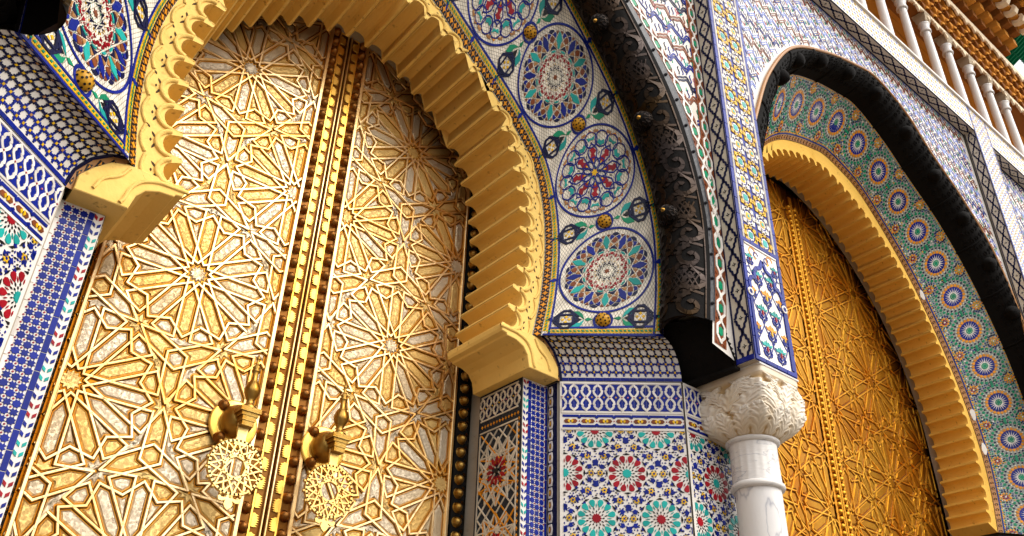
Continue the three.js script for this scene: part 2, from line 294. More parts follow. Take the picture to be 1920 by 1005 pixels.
function patStarStrip(P, u0, u1, v0, v1, c) {          // blue stars and crosses, red squares between
  const nu = Math.max(1, Math.round((u1 - u0) / c)), cu = (u1 - u0) / nu;
  for (let j = 0; j * cu < v1 - v0 + cu; j++) for (let i = 0; i < nu; i++) {
    const x = u0 + (i + .5) * cu, y = v1 - (j + .5) * cu;
    if ((i + j) % 2) P.put(crossPts, x, y, PI / 4, cu * .54, 'blue'); else P.star(x, y, 8, cu * .58, cu * .43, 'blue', PI / 8);
    P.rhomb(x + cu / 2, y + cu / 2, 0, cu * .16, cu * .16, 'red');
  }
}
function patCove(P, u0, u1, v0, v1, c) {               // white stars among dark crosses with yellow hearts
  for (let j = 0; j * c < v1 - v0 + c; j++) for (let i = 0; i * c < u1 - u0 + c; i++) {
    const x = u0 + (i + .5) * c, y = v0 + (j + .5) * c, dk = j * c < (v1 - v0) * .3 ? 'blue' : 'navy';
    P.rhomb(x, y, PI / 4, c * .19, c * .19, rnd() < .85 ? 'yellow' : 'tan', .008);
    for (let k = 0; k < 4; k++) { const a = k * PI / 2, X = cos(a), Y = sin(a), f = (p, q) => [x + p * X * c - q * Y * c, y + p * Y * c + q * X * c]; const s = (i + j) % 2 ? 1 : -1; P.t([f(.13, -.14), f(.3, -.2 - .06 * s), f(.38, -.1), f(.5, -.15), f(.5, .15), f(.38, .1), f(.3, .2 - .06 * s), f(.13, .14)], dk, .006, .0012); }
  }
}
function patFrieze(P, u0, u1, v0, v1, p, ground, band = 'white') {
  const n = Math.round((u1 - u0) / p), m = (v0 + v1) / 2, H = (v1 - v0) / 2; p = (u1 - u0) / n;
  if (ground) for (let i = 0; i < n; i++) P.t([[u0 + i * p, v0], [u0 + (i + 1) * p, v0], [u0 + (i + 1) * p, v1], [u0 + i * p, v1]], ground, .003, .001);
  for (let i = 0; i <= n; i++) for (const s of [1, -1]) {
    const x = u0 + i * p, q = []; const side = [[0, 0], [.16, .13], [.32, .32], [.36, .48], [.27, .57], [.29, .68], [.22, .79], [.1, .86], [0, .97]];
    for (const [a, b] of side) q.push([x + a * p, m + s * b * H]); for (const [a, b] of side.slice(0, -1).reverse()) q.push([x - a * p, m + s * b * H]);
    P.band(q, p * .2, band, { step: 4, h: .008 });
  }
  for (let i = 0; i <= 2 * n; i++) P.rhomb(u0 + i * p / 2, m, 0, p * .09, p * .09, i % 2 ? (i % 8 === 3 ? 'pink' : 'yellow') : 'red', .011);
}
function patHexBand(P, u0, u1, v0, v1, p) {            // brown hexagons with yellow hearts on blue
  const n = Math.round((u1 - u0) / p), m = (v0 + v1) / 2, H = (v1 - v0) / 2; p = (u1 - u0) / n;
  for (let i = 0; i < n; i++) {
    const x = u0 + (i + .5) * p;
    for (const s of [1, -1]) { P.t([[x - p * .48, m + s * H * .95], [x - p * .48, m + s * H * .62], [x - p * .4, m + s * H * .55], [x + p * .4, m + s * H * .55], [x + p * .48, m + s * H * .62], [x + p * .48, m + s * H * .95]], 'blue'); P.t([[x + p * .5, m + s * H * .9], [x + p * .38, m + s * H * .5], [x + p * .5, m + s * H * .3], [x + p * .62, m + s * H * .5]], 'blue', .0085); }
    for (const s of [1, -1]) P.t([[x + s * p * .06, m + H * .32], [x + s * p * .3, m + H * .32], [x + s * p * .41, m], [x + s * p * .3, m - H * .32], [x + s * p * .06, m - H * .32]], 'brown');
    for (const s of [1, -1]) P.rhomb(x + s * p * .085, m, PI / 2, H * .34, p * .1, 'yellow', .009);
    P.rhomb(x, m, PI / 2, H * .14, p * .05, 'black', .0105); P.rhomb(x + p / 2, m, 0, p * .05, H * .14, 'red');
  }
}
function rosette(P, x, y, r, petal, heart) {
  const n = 12, d = 2 * PI / n, at = (R, a) => [x + cos(a) * R * r, y + sin(a) * R * r];
  P.star(x, y, n, r * .27, r * .2, heart);
  for (let k = 0; k < n; k++) {
    const a = k * d + d / 2, b = a + d / 2;
    P.rhomb(...at(.33, b), b, r * .075, r * .042, 'black'); P.rhomb(...at(.47, a), a, r * .1, r * .04, 'black');
    P.t([at(.52, a), at(.66, a + .17), at(.84, a + .185), at(.93, a + .08), at(.93, a - .08), at(.84, a - .185), at(.66, a - .17)], petal);
    P.rhomb(...at(.62, b), b, r * .12, r * .035, petal); P.t([at(1.06, b), at(.99, b - .2), at(.93, b), at(.99, b + .2)], 'black');
  }
}
function yellowStar(P, x, y, r, rot = 0) {
  P.star(x, y, 6, r, r * .56, 'yellow', rot + PI / 6); P.reg(x, y, 6, r * .36, 'blue', rot, .009);
  for (let k = 0; k < 6; k++) { const a = rot + k * PI / 3; P.t([[x + cos(a) * r * .62, y + sin(a) * r * .62], [x + cos(a + .38) * r * .98, y + sin(a + .38) * r * .98], [x + cos(a) * r * 1.05, y + sin(a) * r * 1.05], [x + cos(a - .38) * r * .98, y + sin(a - .38) * r * .98]], 'black'); }
}
function patRosettes(P, u0, u1, v0, v1, cx, cy, du, dv) {
  const bow = [[-.9, .75], [-.2, .5], [.2, .5], [.9, .75], [.62, 0], [.9, -.55], [.25, -.9], [-.25, -.9], [-.9, -.55], [-.62, 0]];
  const r = du * .325, CC = [], SS = [];
  for (let j = -8; j < 9; j++) for (let i = -8; i < 9; i++) {
    const x = cx + (i + (j & 1) * .5) * du, y = cy + j * dv; if (x < u0 - r * 2 || x > u1 + r * 2 || y < v0 - r * 2 || y > v1 + r * 2) continue;
    CC.push([x, y]); for (const e of [-1, 1]) SS.push([x + du / 2 + e * du * .073, y]);
    rosette(P, x, y, r, j & 1 ? 'turq' : 'red', j & 1 ? 'red' : 'turq');
    for (let k = 0; k < 24; k++) {                     // the ring of chips round each rosette
      const a = k * PI / 12, X = x + cos(a) * r * 1.22, Y = y + sin(a) * r * 1.22;
      if (k % 2) P.put([[.11, 0], [.05, .07], [-.05, .05], [-.015, 0], [-.05, -.05], [.05, -.07]], X, Y, a, r * 1.9, 'blue'); else P.rhomb(x + cos(a) * r * 1.12, y + sin(a) * r * 1.12, a + PI / 2, r * .07, r * .04, 'black');
    }
    for (const s of [-1, 1]) { yellowStar(P, x + du / 2 + s * du * .073, y, du * .062, 0); P.put(bow, x, y + s * dv * .79, s < 0 ? PI : 0, du * .06, 'blue'); P.put(bow, x + du / 2, y + s * dv * .24, s > 0 ? PI : 0, du * .06, 'blue'); }
    for (const [sx, sy] of [[1, 1], [-1, 1]]) for (const s of [-1, 1]) {
      const mx = x + sx * du / 4, my = y + sy * dv / 2; yellowStar(P, mx + s * sx * -du * .145 * .8, my + s * sy * dv * .11, du * .062, .3);
      P.rhomb(mx, my, 0, du * .03, du * .016, 'black'); P.rhomb(mx + s * du * .05, my, 0, du * .02, du * .012, 'blue');
      P.put(bow, mx + s * du * .055 * sx, my + s * dv * .17 * sy, sx * s * .9, du * .036, 'blue');
    }
    for (const s of [-1, 1]) for (const e of [-1, 1]) { P.rhomb(x + e * du * .15, y + s * dv * .86, e * s * .6, du * .024, du * .014, 'black'); P.rhomb(x + e * du * .05, y + s * dv * .98, 0, du * .02, du * .013, 'black'); P.put(bow, x + e * du * .2, y + s * dv * .78, e, du * .032, 'blue'); }
  }
  const q = rng(91), g = du * .047; let n = 0;          // the small chips that fill the rest
  for (let v = v0; v < v1; v += g, n++) for (let u = u0 + (n & 1) * g / 2; u < u1; u += g) {
    if (CC.some(([x, y]) => hyp(x - u, y - v) < r * 1.06) || SS.some(([x, y]) => hyp(x - u, y - v) < du * .06)) continue;
    const i = Math.round((u - u0) / g * 2), k = (i + n * 3) % 6, hz = n & 1 ? PI / 2 : 0;
    if (k < 2) P.rhomb(u, v, hz, g * .5, g * .3, 'blue', .0055); else if (k === 3) P.rhomb(u, v, hz, g * .3, g * .24, 'black', .0055); else if (k === 4 && q() < .6) P.rhomb(u, v, PI / 4, g * .3, g * .3, 'blue', .0055);
  }
}
function patDiamond(P, u0, u1, v0, v1, p) {            // stepped black diamonds on cream, u across, v along
  const w = (u1 - u0) / 2, x = (u0 + u1) / 2;
  for (let v = v1 - p / 2; v > v0 - p; v -= p) {
    for (const sx of [1, -1]) for (const sy of [1, -1]) {
      const q = []; const n = 6; for (let k = 0; k <= n; k++) { const t = k / n; q.push([x + sx * w * .84 * t + (k % 2 ? -sx : sx) * w * .05, v + sy * p / 2 * (1 - t) + (k % 2 ? -sy : sy) * p * .012]); }
      P.band(q, w * .3, 'navy', { step: 6 });
    }
    P.star(x, v, 4, w * .34, w * .13, 'black'); P.rhomb(x, v, 0, w * .09, w * .09, 'white', .0095);
  }
}
function patInterlace(P, u0, u1, v0, v1, nu, pv) {     // yellow and white eight-pointed straps over blue
  const cu = (u1 - u0) / nu; let j = 0;
  for (let v = v1 - pv / 2; v > v0 - pv; v -= pv, j++) for (let i = 0; i < nu; i++) {
    const x = u0 + (i + .5) * cu, y = v, s = Math.min(cu, pv) * .5, yel = j % 2 === 0, c = yel ? 'yellow' : 'white', S = [cu / 2 / s * .96, pv / 2 / s * 1.04];
    const f = (p) => p.map(([a, b]) => [x + a * s * S[0], y + b * s * S[1]]);
    P.t(f(starPts(0, 0, 8, .56, .46, 0)), 'white', .004);
    for (const r of [0, PI / 4]) P.band(f([0, 1, 2, 3].map((k) => [cos(r + k * PI / 2) * 1.02, sin(r + k * PI / 2) * 1.02])), s * .2, c, { step: 1, closed: true, h: .009 });
    P.t(f(starPts(0, 0, 4, .42, .34, PI / 4)), yel ? 'turq' : 'yellow', .008); if (!yel) P.t(f(starPts(0, 0, 4, .22, .18, PI / 4)), 'turq', .0105);
    for (const [a, b] of [[1, 0], [-1, 0], [0, 1], [0, -1]]) P.rhomb(x + a * cu * .5, y + b * pv * .5, a ? PI / 2 : 0, s * .2, s * .1, 'white', .0065);
  }
}
function patWaves(P, u0, u1, v0, v1, pv, pu, cols, thin = 1) {        // rows of lozenge scallops: wavy courses with upright strokes between
  let j = 0;
  for (let v = v0; v < v1 + pv; v += pv, j++) {
    const c = cols[j % cols.length], f = (u) => v + pv * .2 * sin((u / pu + j * .5) * 2 * PI) + pv * .07 * sin((u / pu * 2 + j * .5) * 2 * PI);
    for (const [off, w] of [[0, .12], [.2, .1]]) { const q = []; for (let u = u0; u <= u1 + pu / 8; u += pu / 10) q.push([u, f(u) + off * pv]); P.band(q, pv * w * thin, off && c === 'blue' ? 'blue' : c, { step: 5 }); }
    for (let u = u0; u < u1; u += pu / 4.2) {
      const k = (Math.round((u - u0) / (pu / 4.2)) * 7 + j * 3) % 9, c2 = ['blue', 'green', 'blue', 'brown', 'blue', 'turq', 'navy', 'pink', 'blue'][k], a = f(u) + pv * .36, q = [];
      for (let t = 0; t <= 5; t++) q.push([u + pu * .05 * sin(t * 1.25), a + t / 5 * pv * .5]);
      P.band(q, pu * .055 * thin, c2, { step: 5 });
      if (k === 1 || k === 5) P.t([[u + pu * .1, a + pv * .12], [u + pu * .2, a + pv * .22], [u + pu * .13, a + pv * .42]], c2);
      if (k === 7) P.star(u + pu * .12, a + pv * .25, 3, pv * .13, pv * .05, 'red');
    }
    if (c === 'blue') for (let u = u0 + pu * .6; u < u1; u += pu) P.rhomb(u, f(u) + pv * .1, .3, pu * .1, pv * .055, 'yellow');
  }
}
function patChain(P, u0, u1, w, p) {                   // white plaited straps round green hexagons on brown, u along, v across from 0 to w
  const n = Math.round((u1 - u0) / p); p = (u1 - u0) / n;
  for (let i = 0; i < n; i++) {
    const a = u0 + i * p, f = (x, y) => [a + x * p, w / 2 + y * w / 2];
    P.t([f(.5 - .2, 0), f(.5 - .12, .36), f(.5 + .12, .36), f(.5 + .2, 0), f(.5 + .12, -.36), f(.5 - .12, -.36)], 'green', .007);
    for (const s of [1, -1]) P.band([f(0, -.18 * s), f(.1, .1 * s), f(.3, .62 * s), f(.7, .62 * s), f(.9, .1 * s), f(1, -.18 * s)], w * .17, 'white', { step: 2, h: s > 0 ? .011 : .009 });
    P.rhomb(...f(0, 0), 0, p * .05, w * .07, 'green', .008);
    for (const s of [1, -1]) P.rhomb(...f(0, .66 * s), 0, p * .1, w * .1, 'brown', .007);
  }
}
// round medallion of white straps, radius R
function medallion(P, x, y, R, seed) {
  P.arc(x, y, R * .975, 0, 2 * PI, R * .045, 'blue', 72, { step: 3, h: .009 });
  const n = 12, seg = [], d = 2 * PI / n, circ = (r, a, q, m) => { for (let i = 0; i < m; i++) seg.push([0, 1].map((e) => { const b = (i + e) / m * 2 * PI + a; return [cos(a) * r + cos(b) * q, sin(a) * r + sin(b) * q]; })); };
  for (let k = 0; k < n; k++) { const a = k * d + seed * .13; circ(.6, a, .265, 22); circ(.765, a + d / 2, .13, 14); circ(.355, a + d / 2, .16, 14); seg.push([[cos(a) * .87, sin(a) * .87], [cos(a + 4 * d) * .87, sin(a + 4 * d) * .87]]); seg.push([[cos(a) * .5, sin(a) * .5], [cos(a + 5 * d) * .5, sin(a + 5 * d) * .5]]); }
  for (const f of faces(seg)) {
    const c = cen(f), r = hyp(...c), A = area(f), per = f.reduce((q, p, i) => q + hyp(p[0] - f[(i + 1) % f.length][0], p[1] - f[(i + 1) % f.length][1]), 0), g = inset(f, .009) || scaled(f, Math.max(.35, 1 - .009 * per / 2 / A)); if (!g || r < .07 || A < .0004) continue;
    const ang = ((Math.round(((Math.atan2(c[1], c[0]) - seed * .13) / (d / 2))) % 4) + 4) % 4;
    const cl = r < .14 ? 'green' : r < .24 ? 'navy' : r < .31 ? (ang % 2 ? 'yellow' : 'white') : r < .42 ? 'red' : r < .5 ? (ang % 2 ? 'turq' : 'red') : r < .58 ? (ang % 2 ? 'navy' : 'brown') : r < .68 ? ['turq', 'tan', 'blue', 'tan'][(ang + seed) % 4] : r < .76 ? (ang % 2 ? 'brown' : 'turq') : r < .84 ? (ang % 2 ? 'blue' : 'brown') : 'navy';
    if (cl !== 'white') P.t(g.map(([u, v]) => [x + u * R, y + v * R]), cl, .007, .0015);
  }
  P.star(x, y, 6, R * .07, R * .04, 'brown');
}
// medallion of red buds in looping blue lines
function medallionBuds(P, x, y, R) {
  P.arc(x, y, R * .975, 0, 2 * PI, R * .045, 'blue', 72, { step: 3, h: .009 });
  const n = 8, d = 2 * PI / n, L = (a, pts) => pts.map(([r, t]) => [x + cos(a + t) * r * R, y + sin(a + t) * r * R]);
  P.star(x, y, 6, R * .1, R * .055, 'yellow', 0, .009); for (let k = 0; k < 6; k++) P.rhomb(x + cos(k * PI / 3 + .5) * R * .12, y + sin(k * PI / 3 + .5) * R * .12, k, R * .035, R * .02, 'green');
  for (let k = 0; k < n; k++) {
    const a = k * d + .2;
    P.t(L(a, [[.22, .0], [.33, .2], [.4, .1], [.46, .22], [.56, .03], [.51, -.15], [.44, -.08], [.35, -.21]]), 'red'); P.t(L(a, [[.2, 0], [.25, .1], [.3, 0], [.25, -.1]]), 'yellow', .009);
    P.band(L(a, [[.2, .0], [.34, .25], [.47, .26], [.57, .12], [.62, 0], [.57, -.12], [.47, -.26], [.34, -.25], [.2, 0]]), R * .03, 'blue', { step: 2 });
    P.arc(x + cos(a) * R * .2, y + sin(a) * R * .2, R * .13, 0, 2 * PI, R * .025, 'blue', 14, { step: 7, h: .0085 });
    for (const s of [0, .5]) P.arc(x + cos(a + s * d) * R * .7, y + sin(a + s * d) * R * .7, R * .16, 0, 2 * PI, R * .028, 'blue', 16, { step: 8, h: .008 + s * .002 });
    P.t(L(a + d / 2, [[.56, .0], [.62, .16], [.7, .1], [.66, 0], [.7, -.1], [.62, -.16]]), 'turq', .007); P.t(L(a, [[.68, .1], [.78, .16], [.74, .02], [.78, -.14], [.68, -.1], [.7, 0]]), 'turq', .007);
    for (const s of [.25, -.25]) P.t(L(a + s * d, [[.8, -.1], [.9, -.06], [.88, .06], [.8, .12], [.84, 0]]), 'tan', .008);
    P.t(L(a, [[.82, -.12], [.92, 0], [.82, .12], [.87, 0]]), k % 2 ? 'orange' : 'tan', .008); P.reg(x + cos(a) * R * .64, y + sin(a) * R * .64, 5, R * .025, 'navy'); P.rhomb(x + cos(a + d / 2) * R * .42, y + sin(a + d / 2) * R * .42, a + d / 2, R * .04, R * .016, 'black');
  }
}
function knot(P, x, y, s, a) {                          // square blue knot with yellow hearts
  const f = (p) => p.map(([u, v]) => [x + (u * cos(a) - v * sin(a)) * s, y + (u * sin(a) + v * cos(a)) * s]);
  for (const [p, h] of [[[[-1, -.25], [-.25, -1], [.3, -.9], [1, .25], [.25, 1], [-.3, .9]], .009], [[[-1, .25], [-.25, 1], [.3, .9], [1, -.25], [.25, -1], [-.3, -.9]], .0105], [[[-.6, -.5], [.6, -.5], [.6, .5], [-.6, .5]], .012]]) P.band(f(p), s * .19, 'navy', { step: 1, closed: true, h });
  P.band(f([[.95, 0], [1.5, .02], [1.3, .25]]), s * .2, 'navy', { step: 2 });
  for (const [u, v] of [[.28, 0], [-.28, 0], [0, .28], [0, -.28]]) P.t(f([[u - .17, v], [u, v - .17], [u + .17, v], [u, v + .17]]), 'yellow', .006);
}
function sprig(P, x, y, s, a) {
  const f = (p) => p.map(([u, v]) => [x + (u * cos(a) - v * sin(a)) * s, y + (u * sin(a) + v * cos(a)) * s]);
  for (const k of [1, -1]) { P.t(f([[0, 0], [.3, .25 * k], [.8, .3 * k], [1, .75 * k], [.45, .75 * k], [.15, .45 * k]]), k > 0 ? 'green' : 'turq'); }
  P.t(f([[-.6, 0], [-.2, .16], [0, 0], [-.2, -.16]]), 'green'); P.t(f([[.15, 0], [.5, .2], [.85, 0], [.5, -.2]]), 'black', .008);
}
// lattice of twelve-pointed stars: straight straps between the given centres
function strapSegs(centres, rot0) {
  const d = .098, xb = .9, R1 = .868, R2 = .71, t = .03, h = .13, S = [];
  const rot = (p, a) => [p[0] * cos(a) - p[1] * sin(a), p[0] * sin(a) + p[1] * cos(a)];
  const rB = hyp(xb, d), aB = Math.atan2(d, xb), r15 = PI / 12;
  for (const c of centres) for (let k = 0; k < 12; k++) {
    const a = rot0 + k * PI / 6, add = (p, q) => S.push([p, q].map((v) => { const w = rot(v, a); return [w[0] + c[0], w[1] + c[1]]; }));
    for (const s of [1, -1]) {
      add([d, s * d], [xb, s * d]); add([R1, 0], [R2 * cos(r15), s * R2 * sin(r15)]);
      if (k % 2 === 0) {
        const al = s * (2 * r15 - aB); add([rB * cos(al), rB * sin(al)], [1, s * t]);
        add([xb, s * d], [1 - .866 * h, s * (.57735 + .5 * h)]);
      }
    }
  }
  return S;
}
function clipSeg([p, q], [x0, x1, y0, y1]) {
  let a = 0, b = 1; const dx = q[0] - p[0], dy = q[1] - p[1];
  for (const [k, m] of [[-dx, p[0] - x0], [dx, x1 - p[0]], [-dy, p[1] - y0], [dy, y1 - p[1]]]) { if (Math.abs(k) < 1e-9) { if (m < 0) return null; } else { const r = m / k; if (k < 0) a = Math.max(a, r); else b = Math.min(b, r); } }
  return a < b - 1e-6 ? [[lerp(p[0], q[0], a), lerp(p[1], q[1], a)], [lerp(p[0], q[0], b), lerp(p[1], q[1], b)]] : null;
}
function strapGeo(A, p, q, w, z0, h) {
  const L = hyp(q[0] - p[0], q[1] - p[1]), X = (q[0] - p[0]) / L, Y = (q[1] - p[1]) / L, e = w * .5, k = .55;
  const c = (l, s, z) => [p[0] + X * l - Y * s, p[1] + Y * l + X * s, z];
  const B = [c(-e, -w, z0), c(L + e, -w, z0), c(L + e, w, z0), c(-e, w, z0)], T = [c(-e, -w * k, z0 + h), c(L + e, -w * k, z0 + h), c(L + e, w * k, z0 + h), c(-e, w * k, z0 + h)];
  const uv = (v) => [v[0], v[1]], quad = (a, b, c2, d) => { A.tri(a, b, c2, uv(a), uv(b), uv(c2)); A.tri(a, c2, d, uv(a), uv(c2), uv(d)); };
  quad(T[0], T[1], T[2], T[3]); for (let i = 0; i < 4; i++) { const j = (i + 1) % 4; quad(B[i], B[j], T[j], T[i]); }
}
function rivet(A, x, y, z, r) {
  for (let k = 0; k < 6; k++) { const a = k * PI / 3, b = a + PI / 3, p = [x + cos(a) * r, y + sin(a) * r, z], q = [x + cos(b) * r, y + sin(b) * r, z]; A.tri(p, q, [x, y, z + r * .7], p, q, [x, y]); }
}
// star lattice of a door leaf: plates, straps and rivets; o: {unit, sx, cx, cy, centres, rot, rect(local), z, w, mats, maxPlate, maxStrap}
function starLattice(parent, o) {
  const { unit: U, sx = 1, cx, cy, rect, z, w, mats } = o, toW = (p) => [cx + p[0] * U * sx, cy + p[1] * U];
  let segs = strapSegs(o.centres, o.rot).map((s) => clipSeg(s, rect)).filter(Boolean);
  const [x0, x1, y0, y1] = rect, fr = [[[x0, y0], [x1, y0]], [[x1, y0], [x1, y1]], [[x1, y1], [x0, y1]], [[x0, y1], [x0, y0]]];
  const map = (u, v, h) => [u, v, z + h];
  const fs = faces([...segs, ...fr]).map((f) => inset(f, .034)).filter((f) => f && area(f) > .0035).map((f) => f.map(toW)).sort((a, b) => area(b) - area(a));
  const rest = new Acc();
  fs.forEach((f, i) => { const hex = area(f) / U / U, m = hex > .085 ? mats[1] : rnd() < .5 ? mats[2] : mats[3]; if (i < o.maxPlate) { const A = new Acc(); piece(A, f, map, .008, .012, null, -.002); part(parent, 'panel', A.geo(), m); } else piece(rest, f, map, .008, .012, null, -.002); });
  if (rest.p.length) part(parent, 'small_panel', rest.geo(), mats[1], true);
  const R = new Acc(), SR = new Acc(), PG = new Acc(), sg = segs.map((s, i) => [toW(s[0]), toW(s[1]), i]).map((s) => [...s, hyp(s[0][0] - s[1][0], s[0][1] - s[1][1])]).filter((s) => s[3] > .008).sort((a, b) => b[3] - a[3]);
  sg.forEach(([p, q, i, L], k) => {
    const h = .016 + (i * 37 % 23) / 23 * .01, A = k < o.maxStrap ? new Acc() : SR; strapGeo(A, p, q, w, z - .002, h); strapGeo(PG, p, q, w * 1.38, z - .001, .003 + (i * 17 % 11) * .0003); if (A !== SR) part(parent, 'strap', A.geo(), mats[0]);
    const n = Math.max(1, Math.round(L / .13)); if (o.rivets) for (let j = 0; j < n; j++) { const t = (j + .5) / n; rivet(R, lerp(p[0], q[0], t), lerp(p[1], q[1], t), z + h - .003, .0065); }
  });
  if (SR.p.length) part(parent, 'small_strap', SR.geo(), mats[0], true);
  part(parent, 'shade_edging', PG.geo(), mats[4], true);  // dark strips under the straps: contact shade put into the colour
  if (R.p.length) part(parent, 'rivet', R.geo(), mats[0], true);
}

// ───────── setting ─────────
{
  const paving = new THREE.MeshStandardMaterial({ color: col(.13, .105, .08), map: plasterMap, roughness: .9, bumpMap: plasterBump, bumpScale: .01 });
  const A = sheet((u, v, h) => [u, h, v], -150, 150, -150, 150, 30, 30); struct('ground', A, paving);
}
// curves of the near gate (x from its middle, y up), right half from the springing to the apex
const nearLip = [[1.53, 5.5], [1.6, 5.73], [1.65, 5.97], [1.69, 6.2], [1.715, 6.46], [1.715, 6.73], [1.69, 6.98], [1.64, 7.23], [1.565, 7.5], [1.45, 7.76], [1.32, 7.98], [1.16, 8.18], [.96, 8.36], [.76, 8.5], [.54, 8.63], [.32, 8.72], [.12, 8.79], [0, 8.81]];
const nearRim = [[1.9, 5.5], [2.0, 6.0], [2.05, 6.6], [2.01, 7.1], [1.87, 7.57], [1.53, 8.0], [.93, 8.56], [.4, 9.04], [0, 9.36]];
const nearFace = [[2.9, 5.55], [2.99, 6.26], [2.99, 6.92], [2.81, 7.67], [2.48, 8.4], [1.77, 9.41], [.9, 10.35], [0, 11.2]];
const nearHood = [[3.02, 5.33], [3.127, 6.06], [3.173, 6.79], [3.082, 7.45], [2.89, 8.17], [2.536, 8.75], [2.108, 9.28], [1.1, 10.4], [0, 11.4]];
// far gate, world x, from left springing over the apex to the right springing
const FX = 8.83, mir = (pts) => pts.map(([x, y]) => [2 * FX - .06 - x, y]).reverse();
const farLipR = [[8.72, 11.24], [9.03, 11.16], [9.32, 11.06], [9.79, 10.82], [10.27, 10.44], [10.64, 10.05], [11.04, 9.54], [11.32, 9.02], [11.56, 8.4], [11.72, 7.7], [11.77, 7.1], [11.74, 6.5], [11.62, 5.75]];
const farLipL = [[5.9, 5.75], [5.75, 6.5], [5.72, 7.1], [5.8, 7.9], [6.0, 8.7], [6.3, 9.5], [6.7, 10.2], [7.2, 10.75], [7.8, 11.06], [8.3, 11.2]];
const farRimR = [[8.75, 11.66], [9.3, 11.55], [9.75, 11.36], [10.3, 10.85], [10.94, 10.08], [11.46, 9.14], [11.88, 8.06], [12.06, 7.01], [12.02, 6.3], [11.88, 5.65]];
const farRimL = [[5.6, 5.65], [5.45, 6.5], [5.42, 7.2], [5.55, 8.2], [5.85, 9.1], [6.3, 10.0], [6.9, 10.8], [7.44, 11.24], [7.95, 11.46], [8.45, 11.6]];
const farFaceR = [[8.95, 12.52], [9.74, 12.17], [10.45, 11.62], [11.18, 11.08], [11.74, 10.45], [12.18, 9.75], [12.52, 9.0], [12.74, 8.1], [12.82, 7.2], [12.78, 6.3], [12.68, 5.6]];
const farFaceL = [[5.0, 5.6], [4.9, 6.4], [4.95, 7.2], [5.05, 8.2], [5.32, 9.2], [5.7, 10.2], [6.19, 11.15], [6.92, 11.9], [7.73, 12.27], [8.4, 12.44]];
const farHoodR = [[9.08, 12.9], [10.03, 12.56], [10.56, 12.05], [11.44, 11.4], [12.15, 10.63], [12.48, 9.6], [12.54, 8.4], [12.55, 7.2], [12.54, 5.6]];
const farHoodL = [[4.5, 5.9], [4.5, 7.2], [4.66, 8.6], [5.08, 9.74], [5.53, 10.68], [6.35, 11.75], [7.38, 12.36], [8.3, 12.72]];

const TOP = 13.62, PAR = 14.25;
{
  // wall in front of the splay: one sheet with both openings
  const nh = new Curve(nearHood), fl = new Curve([...farHoodL, ...farHoodR]);
  const hp = (c, n) => Array.from({ length: n + 1 }, (_, i) => c.at(c.L * i / n));
  const right = hp(nh, 50).map(([x, y]) => [x - .02, y]), left = right.map(([x, y]) => [-x, y]);
  const wall = thing('gate_wall', 'tall tiled gate wall pierced by the two great arches', 'wall', [0, 0, 1.5]);
  part(wall, 'wall_core', extr([[-3.335, 5.75], ...left.filter((p) => p[1] > 5.75), ...right.slice(0, -1).reverse().filter((p) => p[1] > 5.75), [3.335, 5.75], [3.335, TOP], [-3.335, TOP]], 1.86, 2.284), masonry);
  const fo = hp(fl, 60); part(wall, 'wall_core', extr([[3.98, 5.2], ...fo.map(([x, y]) => [x, y]), [12.62, 5.2], [12.62, TOP], [3.98, TOP]], 1.846, 1.858), masonry);
  part(wall, 'wall_core', extr([[13.38, 4], [26, 4], [26, TOP], [13.38, TOP]], 1.2, 1.855), masonry);
  // masses behind the arches
  const rr = (c, n, f) => hp(c, n).map(f);
  const back = (pts, x0, x1) => extr([[x0, 0], ...pts, [x1, 0], [x1, PAR], [x0, PAR]], .0, .19);
  const lipR = hp(new Curve(nearLip), 40).map(([x, y]) => [x + .28, y + .2]);
  part(wall, 'wall_core', back([[-1.97, 0], ...lipR.map(([x, y]) => [-x, y]), ...lipR.slice(0, -1).reverse(), [1.97, 0]].filter((p) => p[1] === 0 || p[1] > 6.9), -3.93, 3.93), masonry);
  const fL = hp(new Curve([...farLipL, ...farLipR]), 50).map(([x, y]) => [FX - .06 + (x - FX + .06) * 1.06, y + .2]);
  part(wall, 'wall_core', back([[5.4, 0], ...fL.filter((p) => p[1] > 7), [12.2, 0]], 4.7, 12.62), masonry);
  part(wall, 'wall_core', box(-4.7, 27, PAR - 1.4, PAR - .2, -.4, 1.19), masonry);
  part(wall, 'wall_core', box(-4.7, 27, 0, PAR - .2, -.8, -.42), masonry);
  part(wall, 'wall_core', box(3.34, 3.97, 5.25, PAR - .2, -.41, 2.2), masonry); part(wall, 'wall_core', box(-3.97, -3.34, 0, PAR - .2, -.41, 2.5), masonry); part(wall, 'wall_core', box(12.9, 13.38, 0, PAR - .2, -.41, 1.88), masonry);
  // piers that carry the splays
  const foot = [[1.957, .195], [1.957, .846], [2.266, .846], [2.268, .97], [2.29, .985], [3.15, 1.765], [3.97, 1.765], [3.97, .195]];
  for (const s of [1, -1]) { const g = prism(s > 0 ? foot : foot.map(([x, z]) => [-x, z]), 0, 5.15); part(wall, 'pier', g, masonry); }
  part(wall, 'pier', prism([[12.1, .195], [12.1, .9], [12.7, 1.44], [12.7, .195]], 0, 5.58), masonry); part(wall, 'pier', prism([[5.0, .195], [5.0, 1.3], [4.4, 1.85], [4.3, 1.85], [4.3, .195]], 0, 5.6), masonry);
}

